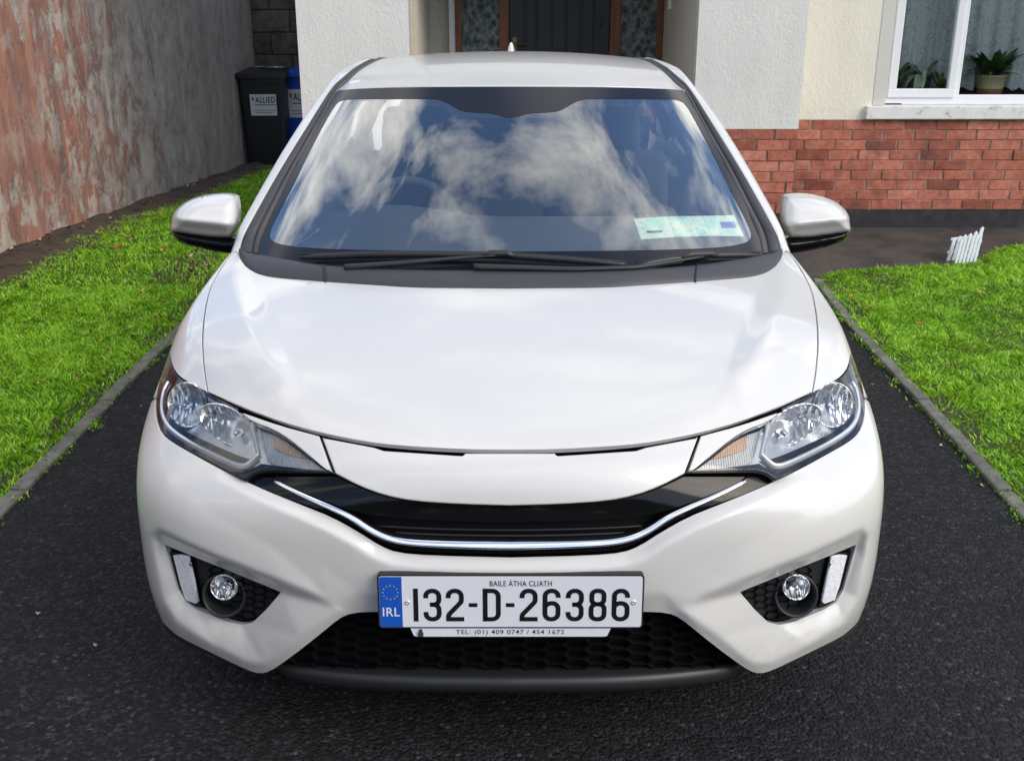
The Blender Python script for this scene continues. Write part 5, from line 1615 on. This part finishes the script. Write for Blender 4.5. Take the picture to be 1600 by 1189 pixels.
# bricks: shared mesh per size
def brick_mesh(L, Hh, D, seed):
    bm = bmesh.new(); bmesh.ops.create_cube(bm, size=1.)
    r = random.Random(seed)
    for v in bm.verts: v.co = Vector((v.co.x * L, v.co.y * D, v.co.z * Hh)) + Vector((r.uniform(-.0012, .0012), r.uniform(-.001, .001), r.uniform(-.001, .001)))
    bmesh.ops.bevel(bm, geom=bm.edges[:], offset=.0025, segments=1, affect='EDGES')
    me = bpy.data.meshes.new('brick'); bm.to_mesh(me); bm.free(); me.materials.append(M_brick); return me
def bricks(x0, x1, yf, z0, z1, ncourse, shift):
    ch = (z1 - z0) / ncourse; cache = {}
    for r in range(ncourse):
        x = x0 - (shift[r % len(shift)])
        while x < x1 - .01:
            a, b = max(x, x0), min(x + .2175, x1)
            L = b - a - .006
            if L > .02:
                key = (round(L, 3), random.randrange(3))
                if key not in cache: cache[key] = brick_mesh(L, ch - .006, .06, len(cache))
                o = bpy.data.objects.new('brick', cache[key]); COL.objects.link(o); hp(o)
                o.location = ((a + b) / 2, yf + .03 + random.uniform(-.0022, .0022), z0 + (r + .5) * ch)
            x += .2265 if True else 0
bricks(XPR1 + .002, XH - .002, Y1 - .001, ZBB, ZBT, 9, [.0, .113, .05, .17, .02, .13, .08, .19, .04])
bricks(XPR0 + .002, XPR1 - .002, Y2 - .001, ZPT - 8 * .0735, ZPT, 8, [.06, .15, .0, .11])
# porch piers
wallbox('porch_pier', XPL, XPL1, Y2, Y3 + .2, .0, EAVE, M_rend1)
wallbox('porch_pier', XPR0, XPR1, Y2, Y3 + .2, ZPT, EAVE, M_rend1)
wallbox('pier_brick_backing', XPR0 + .001, XPR1 - .001, Y2 + .0035, Y3 + .19, ZPT - 8 * .0735, ZPT - .001, M_mortar)
wallbox('plinth', XPR0 + .001, XPR1 - .001, Y2 + .004, Y3 + .19, .0, ZPT - 8 * .0735 - .001, M_plinth)
wallbox('pier_edge_strip', XPL1, XPL1 + .018, Y2 - .006, Y2 + .09, .0, EAVE, m_render('peach_edge', (.60, .49, .36), (.55, .46, .35), (.4, .33, .25)))
mb = MB(); mb.box(XPL1 + .001, XPL1 + .010, Y2 + .09, Y3, .1, EAVE); hp(mb.build('porch_side_wall', M_cream))
mb = MB(); mb.box(XPR0 - .010, XPR0 - .001, Y2 + .02, Y3, .1, EAVE); hp(mb.build('porch_side_wall', M_cream))
wallbox('porch_ceiling', XPL, XPR1, Y2 + .01, Y3 + .2, EAVE - .25, EAVE - .01, M_upvc2)
wallbox('porch_step', XPL1 + .02, XPR0 - .02, Y2 + .3, Y3, .08, .18, M_path)
wallbox('house_back_wall', XPL, XH, Y3 + .4, Y3 + .6, .0, EAVE, M_rend2)
wallbox('door_wall', XPL1, XPR0, Y3 + .08, Y3 + .2, .1, EAVE, M_cream)
wallbox('wall_head', XPL1, XPR0, Y2 + .002, Y2 + .25, 2.35, EAVE, M_rend1)
# low pitched roof
mb = MB(); a, b = XPL - .4, XH + .3
mb.add([(a, Y2 - .2, EAVE - .05), (b, Y2 - .2, EAVE - .05), (b, Y2 + 3.6, EAVE + 1.5), (a, Y2 + 3.6, EAVE + 1.5), (a, Y2 - .2, EAVE + .05), (b, Y2 - .2, EAVE + .05), (b, Y2 + 3.6, EAVE + 1.6), (a, Y2 + 3.6, EAVE + 1.6)],
       [(0, 1, 2, 3), (4, 5, 6, 7), (0, 1, 5, 4), (1, 2, 6, 5), (2, 3, 7, 6), (3, 0, 4, 7)])
hp(mb.build('roof', mat('roof_tiles_dark', (.07, .06, .055), .9)))

# ---- window
YW = Y1 + .10
win = empty('window', (0, 0, 0)); win.parent = house; win.matrix_parent_inverse = HI
def wp(o): o.parent = win; o.matrix_parent_inverse = H0; return o
gx0, gz1 = xz(1400, 139, YW); gx1 = xz(1490.5, 60, YW)[0]; hx0 = xz(1510.5, 60, YW)[0]; gz2 = xz(1550, 148, YW)[1]; fz = xz(1500, 164, YW)[1]; fx0 = xz(1383.5, 80, YW)[0]
def wbox(name, x0, x1, y0, y1, z0, z1, m=M_upvc, bev=.006): 
    mb = MB(); mb.box(x0, x1, y0, y1, z0, z1); return wp(mb.build(name, m, bevel=bev, seg=2))
wbox('frame', fx0, WX1 - .03, YW, YW + .07, fz, gz2 - .002)                      # bottom rail
wbox('frame', fx0, gx0 - .055, YW + .001, YW + .071, gz2 - .004, WZ1)
wbox('frame', gx1 + .05, hx0, YW + .001, YW + .071, gz2 - .004, WZ1)
wbox('frame', WX1 - .09, WX1 - .03, YW + .001, YW + .071, gz2 - .004, WZ1)
wbox('frame', fx0 + .01, WX1 - .04, YW + .002, YW + .072, WZ1 - .07, WZ1 - .002)
sash = wbox('sash', gx0 - .062, gx1 + .056, YW - .016, YW + .04, gz1 - .062, gz1)   # opening light, bottom rail
wbox('sash', gx0 - .062, gx0, YW - .015, YW + .041, gz1 - .002, WZ1 - .075)
wbox('sash', gx1, gx1 + .056, YW - .015, YW + .041, gz1 - .002, WZ1 - .075)
M_wglass = glass_mat('window_glass', (.95, .97, .96), 1.45, 1.0)
for nm, a, b, z0 in (('pane', gx0 - .01, gx1 + .01, gz1 - .01), ('pane', hx0 - .01, WX1 - .07, gz2 - .01)):
    mb = MB(); mb.add([(a, YW + .02, z0), (b, YW + .02, z0), (b, YW + .02, WZ1 - .05), (a, YW + .02, WZ1 - .05)], [(0, 1, 2, 3)]); wp(mb.build(nm, M_wglass))
wbox('reveal', WX0 - .001, fx0 + .004, Y1 - .004, YW + .075, ZBT + .10, WZ1, M_upvc2, .004)
mb = MB(); sz0, sz1 = ZBT + .004, xz(1500, 166, Y1 - .03)[1]
mb.box(WX0 - .05, WX1 + .05, Y1 - .045, YW + .06, sz0, sz1); wp(mb.build('sill', M_sill, bevel=.008, seg=2))
wbox('crack_gap', fx0 + .0, fx0 + .16, YW - .004, YW + .01, sz1 - .004, sz1 + .010, mat('dark_gap', (.02, .018, .016), .9), .001)
# inside the room
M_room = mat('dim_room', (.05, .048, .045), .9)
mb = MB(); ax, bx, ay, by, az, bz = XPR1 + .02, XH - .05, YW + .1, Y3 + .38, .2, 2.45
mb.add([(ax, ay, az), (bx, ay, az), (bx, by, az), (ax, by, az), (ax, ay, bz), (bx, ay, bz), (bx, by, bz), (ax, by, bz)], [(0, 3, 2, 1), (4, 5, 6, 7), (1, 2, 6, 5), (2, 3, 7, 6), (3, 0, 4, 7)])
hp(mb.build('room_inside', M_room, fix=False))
mb = MB(); mb.box(WX0, WX1, YW + .075, YW + .30, fz - .02, fz + .012); wp(mb.build('window_board', mat('dark_window_board', (.035, .032, .03), .5)))
def m_lace():
    m = bpy.data.materials.new('lace_curtain'); m.use_nodes = True; t = NT(m); t.n.remove(t.b)
    v = t.coord(); n = t.noise(t.coord((1, 1, .8)), 22, 5, .6, 1.6); f = t.noise(t.coord((8, 8, 1)), 1.2, 3)
    fac = t.ramp(n, [(.40, .66), (.49, .93), (.60, .96), (.70, .74)])
    d = t.new('ShaderNodeBsdfDiffuse'); d.inputs['Color'].default_value = (.90, .93, .91, 1)
    tl = t.new('ShaderNodeBsdfTranslucent'); tl.inputs['Color'].default_value = (.7, .75, .72, 1)
    a = t.new('ShaderNodeMixShader'); a.inputs[0].default_value = .3; t.link(d.outputs[0], a.inputs[1]); t.link(tl.outputs[0], a.inputs[2])
    tr = t.new('ShaderNodeBsdfTransparent'); mx = t.new('ShaderNodeMixShader'); t.link(t.math('MULTIPLY', fac, 1.12, True), mx.inputs[0]); t.link(tr.outputs[0], mx.inputs[1]); t.link(a.outputs[0], mx.inputs[2])
    t.link(mx.outputs[0], t.n['Material Output'].inputs[0]); return m
mb = MB(); G = []; cx = np.linspace(WX0 + .05, WX1 - .05, 220); yb = YW + .235
for z in np.linspace(0, 1, 12):
    zz = fz + .10 + (2.5 - fz - .10) * z
    G.append([(x, yb + .022 * math.sin(x * 38 + .6 * math.sin(x * 9)) + .01 * math.sin(x * 91) * (1 - .5 * z), zz + (.012 * math.sin(x * 60) if z == 0 else 0)) for x in cx])
mb.grid(np.array(G)); o = mb.build('lace_curtain', m_lace(), smooth=True, fix=False)
tag(o, 'white patterned lace curtain hanging inside the house window', 'curtain')

# ---- front door and side lights
door = empty('door_unit', (0, 0, 0)); door.parent = house; door.matrix_parent_inverse = HI
def dp(o): o.parent = door; o.matrix_parent_inverse = H0; return o
def dx(px): return xz(px, 40, Y3)[0]
def dbox(name, p0, p1, y0, y1, z0, z1, m, bev=.004):
    mb = MB(); mb.box(dx(p0), dx(p1), y0, y1, z0, z1); return dp(mb.build(name, m, bevel=bev, seg=2))
DZ0, DZ1 = .18, 2.25
dbox('white_trim', 701.5, 711.5, Y3 - .012, Y3 + .06, DZ0, DZ1 + .05, M_upvc)
dbox('white_trim', 1036, 1042, Y3 - .012, Y3 + .06, DZ0, DZ1 + .05, M_upvc)
for a, b in ((711.5, 722), (780, 795), (953, 970), (1026, 1036)): dbox('timber_post', a, b, Y3 - .03, Y3 + .05, DZ0, DZ1, M_brown)
dbox('timber_head', 711.5, 1036, Y3 - .028, Y3 + .048, DZ1 - .07, DZ1, M_brown)
dbox('timber_sill', 711.5, 1036, Y3 - .026, Y3 + .046, DZ0, DZ0 + .08, M_brown)
def m_pat():
    m = mat('patterned_glass', (.12, .15, .15), .12)
    t = NT(m); v = t.coord((1, 1, .8)); n = t.noise(v, 30, 4, .6, 2.2); vo = t.voro(v, 24, 'SMOOTH_F1')
    t.out(t.ramp(t.mix(.5, n, vo), [(.30, (.09, .12, .125)), (.42, (.19, .235, .235)), (.52, (.32, .37, .37)), (.62, (.50, .55, .55))]), None, t.bump(n, 1., .05)); return m
M_pat = m_pat()
dbox('side_light', 722, 780, Y3 + .0, Y3 + .01, DZ0 + .07, DZ1 - .06, M_pat, 0)
dbox('side_light', 970, 1026, Y3 + .0, Y3 + .01, DZ0 + .07, DZ1 - .06, M_pat, 0)
dl = dbox('door', 795, 953, Y3 + .012, Y3 + .05, DZ0 + .07, DZ1 - .06, M_door, 0)
for a, b in ((795.5, 818), (823, 837), (840, 860.5), (864, 883), (886.5, 906), (910, 926.5), (929.5, 952.5)):
    mb = MB(); mb.box(dx(a), dx(b), Y3 - .004, Y3 + .0125, DZ0 + .07, DZ1 - .06); hs(mb.build('plank', M_door, bevel=.004, seg=2), dl)
M_brass = mat('tarnished_brass', (.22, .19, .09), .4, 1.)
mb = MB(); hx, hz = xz(804, 68, Y3 - .01); mb.box(hx - .018, hx + .018, Y3 - .016, Y3 - .003, hz - .12, hz + .045); mb.tube([(hx, Y3 - .01, hz - .005), (hx, Y3 - .05, hz - .005), (hx + .02, Y3 - .055, hz - .005), (hx + .10, Y3 - .05, hz - .005)], .008, 8)
hs(mb.build('handle', M_brass, bevel=0), dl)
mb = MB(); hx, hz = xz(939, 36, Y3 - .01); mb.tube([(hx, Y3 - .006, hz + .035), (hx + .006, Y3 - .022, hz + .02), (hx + .006, Y3 - .022, hz - .02), (hx, Y3 - .006, hz - .035)], .005, 6); hs(mb.build('pull', M_door, smooth=True), dl)
# bell and hooks on the porch walls
bp = at_y(1047, 6, Y3 - .35); mb = MB(); mb.box(XPR0 - .035, XPR0 - .0095, bp[1] - .05, bp[1] + .03, bp[2] - .045, bp[2] + .09); root = mb.build('door_bell', M_upvc, bevel=.006); tag(root, 'small grey push button box on the porch wall beside the door', 'door bell')
for k in range(3):
    mb = MB(); mb.lathe([(.0, -.006), (.012, -.004), (.013, .0)], (XPR0 - .034, bp[1] - .01, bp[2] - .02 + .045 * k), 12, frame=((0, 1, 0), (0, 0, 1), (1, 0, 0))); o = mb.build('button', M_lampback, root)
for i, (px, py) in enumerate(((686, 3), (699, 5))):
    p = at_y(px, py, Y3 + .08); mb = MB(); mb.tube([p + np.array([0, .01, .01]), p + np.array([0, -.03, .005]), p + np.array([.012, -.035, .02])], .006, 6)
    o = mb.build('wall_hook', M_lampback, smooth=True); tag(o, ('small metal hook on the cream porch wall', 'small metal hook touching the white door trim')[i], 'hook', 'hooks by the door')

# ================================================================== pot plants on the window board
M_leafg = mat('houseplant_green', (.06, .14, .035), .5); M_leafp = mat('pale_striped_leaf', (.50, .60, .40), .5); M_leafl = mat('light_green_leaf', (.10, .19, .03), .5)
def plant(name, px, zb, y, r, hpot, potm, leafm, nl, ln, droop, label, up=.7, band=None):
    x = xz(px, 130, y)[0]
    root = empty(name, (x, y, zb)); tag(root, label, 'plant')
    mb = MB(); mb.lathe([(.001, 0), (r * .82, 0), (r * .9, hpot * .5)] if band else [(.001, 0), (r * .75, 0), (r, hpot * .96), (r * 1.06, hpot), (r * .9, hpot), (r * .86, hpot * .85), (.001, hpot * .85)], (0, 0, 0), 20)
    o = mb.build('pot', potm, root, True)
    if band:
        mb = MB(); mb.lathe([(r * .905, hpot * .5), (r * .98, hpot * .93), (r * 1.05, hpot * .94), (r * 1.05, hpot), (r * .92, hpot), (r * .88, hpot * .85), (.001, hpot * .85)], (0, 0, 0), 20); mb.build('pot_rim', band, root, True)
    mb = MB()
    for k in range(nl):
        a = 2 * math.pi * k / nl + random.uniform(-.4, .4); L = ln * random.uniform(.6, 1.15); u = up * random.uniform(.5, 1.3)
        w = L * random.uniform(.07, .13); pts = []
        for t in np.linspace(0, 1, 6):
            rad = L * t * (1 - .15 * t); zz = hpot * .9 + L * (u * t - droop * t * t)
            ww = w * math.sin(math.pi * min(1, .12 + .88 * t)) + .001
            ca, sa = math.cos(a), math.sin(a)
            pts.append([(ca * rad - sa * ww, sa * rad * .7 + ca * ww, zz), (ca * rad + sa * ww, sa * rad * .7 - ca * ww, zz)])
        mb.grid(np.array(pts))
    mb.build('foliage', leafm, root, True, fix=False)
    return root
zb = fz + .012
plant('pot_plant', 1548, zb, YW + .15, .10, .19, mat('terracotta', (.36, .15, .07), .8), M_leafg, 150, .24, .45, 'bushy green plant in a cream and terracotta pot on the window board', 1.0, mat('cream_glaze', (.62, .52, .30), .5))
plant('spider_plant', 1441, zb, YW + .14, .06, .18, M_black, M_leafp, 26, .25, 1.5, 'pale drooping striped plant on the window board behind the left pane', 1.5)
plant('small_succulent', 1473, zb, YW + .13, .05, .10, mat('grey_blue_pot', (.10, .12, .15), .5), M_leafl, 30, .11, .35, 'small light green plant in a grey blue pot behind the left pane', 1.1)
plant('small_fern', 1405, zb, YW + .14, .05, .16, M_black, M_leafg, 26, .17, .55, 'small dark green plant at the hinge side of the left pane', 1.1)

# ================================================================== wheelie bins
def bin_(x, y, m, label, sticker, name='wheelie_bin', sx=.0):
    w0, w1, d0, d1, h = .20, .24, .24, .29, .94
    root = empty(name, (x, y, float(gz(x, y)) + .004)); tag(root, label, 'bin', 'wheelie bins by the block wall')
    mb = MB(); ring = []
    for z, k in ((.03, 0), (.05, .06), (.35, .4), (.70, .78), (h - .06, 1.), (h - .055, 1.08), (h, 1.08)):
        ww, dd = w0 + (w1 - w0) * k, d0 + (d1 - d0) * k
        ring.append(np.array([(px_, py_, z) for px_, py_ in rrect(-ww, ww, -dd, dd, .045, 5)] + [(rrect(-ww, ww, -dd, dd, .045, 5)[0][0], rrect(-ww, ww, -dd, dd, .045, 5)[0][1], z)]))
    mb.grid(np.array(ring)); mb.add(ring[0][:-1], [tuple(range(len(ring[0]) - 1))])
    shade_auto(mb.build('body', m, root), 35)
    mb = MB(); L = []
    for z, k in ((h - .01, 1.12), (h + .035, 1.12), (h + .06, 1.03), (h + .075, .8), (h + .082, .4), (h + .082, .02)):
        q = rrect(-w1 * k, w1 * k, -d1 * k - .012, d1 * k, .045 * k, 5); q = q + q[:1]; L.append([(a, b, z + .02 * (b / d1) * (k < 1.1)) for a, b in q])
    mb.grid(np.array(L)); lid = mb.build('lid', m, root); shade_auto(lid, 30)
    mb = MB(); mb.tube([(-w1 * .8, d1 + .01, h + .0), (-w1 * .8, d1 + .06, h + .01), (w1 * .8, d1 + .06, h + .01), (w1 * .8, d1 + .01, h + .0)], .014, 8); mb.build('handle', m, root, True)
    for s in (-1, 1):
        mb = MB(); mb.lathe([(.03, -.02), (.095, -.024), (.10, -.015), (.10, .015), (.095, .024), (.03, .02)], (s * (w0 + .01), d0 + .0, .10), 20, 'x'); mb.build('wheel', M_rubber, root, True)
    # sticker on the sloping front
    def front(xl_, z): k = (z - .05) / (h - .11); return np.array([xl_, -(d0 + (d1 - d0) * k) - .004, z])
    s0, s1, zt, zb_ = sticker
    o_ = front(s0, zt); dn = front(s0, zb_) - o_; L_ = np.linalg.norm(dn); dn /= L_; rt = np.array([1., 0, 0]); nn_ = np.array([0, -1., .1])
    mb = MB(); mb.prism([(0, 0), (s1 - s0, 0), (s1 - s0, L_), (0, L_)], 0, .002, (rt, dn, nn_, o_)); st = mb.build('sticker', mat('sticker_white', (.62, .64, .68), .5), root)
    W = s1 - s0
    put_text('sticker_word', 'ALLIED', W * .20, W * .96, L_ * .12, L_ * .40, (o_, rt, dn, nn_), M_pink, st, .018, .004)
    mb = MB()
    for (a, b, c, d) in ((.16, .96, .47, .52), (.10, .96, .74, .77), (.18, .82, .85, .88)):
        mb.add([o_ + rt * W * p_ + dn * L_ * q_ + nn_ * .004 for p_, q_ in ((a, c), (b, c), (b, d), (a, d))], [(0, 1, 2, 3)])
    mb.build('sticker_small_print', mat('sticker_grey_print', (.16, .17, .19), .6), st, fix=False)
    mb = MB(); mb.add([o_ + rt * W * p_ + dn * L_ * q_ + nn_ * .0042 for p_, q_ in ((.06, .14), (.16, .14), (.16, .30), (.06, .30))], [(0, 1, 2, 3)]); mb.build('sticker_emblem', mat('sticker_red_print', (.35, .16, .16), .6), st, fix=False)
    return root
M_binb = mat('black_bin_plastic', (.010, .011, .016), .45); M_binu = mat('blue_bin_plastic', (.006, .06, .42), .42)
pb = at_g(414, 262)
b1 = bin_(float(pb[0]) + .01, float(pb[1]) + .25, M_binb, 'black wheelie bin with a white sticker and littered lid beside the wall', (-.125, .15, .765, .545))
b1.rotation_euler = (0, 0, R(4))
pb2 = at_g(479, 258)
b2 = bin_(float(pb2[0]) + .0, float(pb2[1]) + .35, M_binu, 'blue wheelie bin partly hidden behind the porch corner', (-.17, .12, .80, .50))
# litter on the black lid
mb = MB(); L0 = b1.location
for k in range(7):
    a = random.uniform(-.14, .16); b = random.uniform(-.15, .1)
    mb.add([(a, b, 0), (a + .09, b + .02, .006), (a + .08, b + .08, .012), (a - .01, b + .07, .004)], [(0, 1, 2, 3)])
o = mb.build('plastic_wrapper', mat('crumpled_pale_film', (.5, .5, .5), .35), loc=(L0[0], L0[1], L0[2] + 1.03), fix=False); tag(o, 'crumpled pale plastic film lying on the lid of the black bin', 'wrapper')

# ================================================================== little picket fence
M_fence = mat('white_plastic_fence', (.74, .77, .82), .45)
f0, f1 = at_g(1478, 411), at_g(1493, 416); f2 = at_g(1527, 412)
def fence(pa, pb_, n, hs_, label, lean=0.):
    pa = np.array(pa); pb_ = np.array(pb_); d = pb_ - pa; L = np.linalg.norm(d); d /= L
    root = empty('picket_fence', tuple(pa)); tag(root, label, 'fence', 'toy sized picket fences')
    nrm = np.array([d[1], -d[0], 0.])
    for k in range(n):
        h = hs_[k]; c = d * (L * (k + .5) / n); w = L / n * .33
        mb = MB(); mb.prism([(-w, 0), (w, 0), (w, h - w * .9), (0, h), (-w, h - w * .9)], -.002, .004, (d, (0, 0, 1), nrm, c + np.array([0, 0, -.01])))
        mb.v = [(x + lean * z, y, z) for x, y, z in mb.v]
        mb.build('picket', M_fence, root)
    for z in (.055, .14):
        mb = MB(); mb.prism([(-.004, z), (L + .004, z), (L + .004, z + .016), (-.004, z + .016)], -.006, -.002, (d, (0, 0, 1), nrm, (0, 0, 0)))
        mb.v = [(x + lean * z_, y, z_) for x, y, z_ in mb.v]
        mb.build('rail', M_fence, root)
    return root
g0 = at_g(1477, 409); g1 = at_g(1524, 403)
fence(g0, g1, 6, [.17, .175, .18, .185, .195, .22], 'toy sized white picket fence leaning behind its twin at the lawn edge', .16)
h0 = at_g(1489, 416); h1 = at_g(1524, 413)
fence(h0, h1, 6, [.19, .195, .20, .205, .21, .19], 'toy sized white picket fence standing in front of its leaning twin', .12)
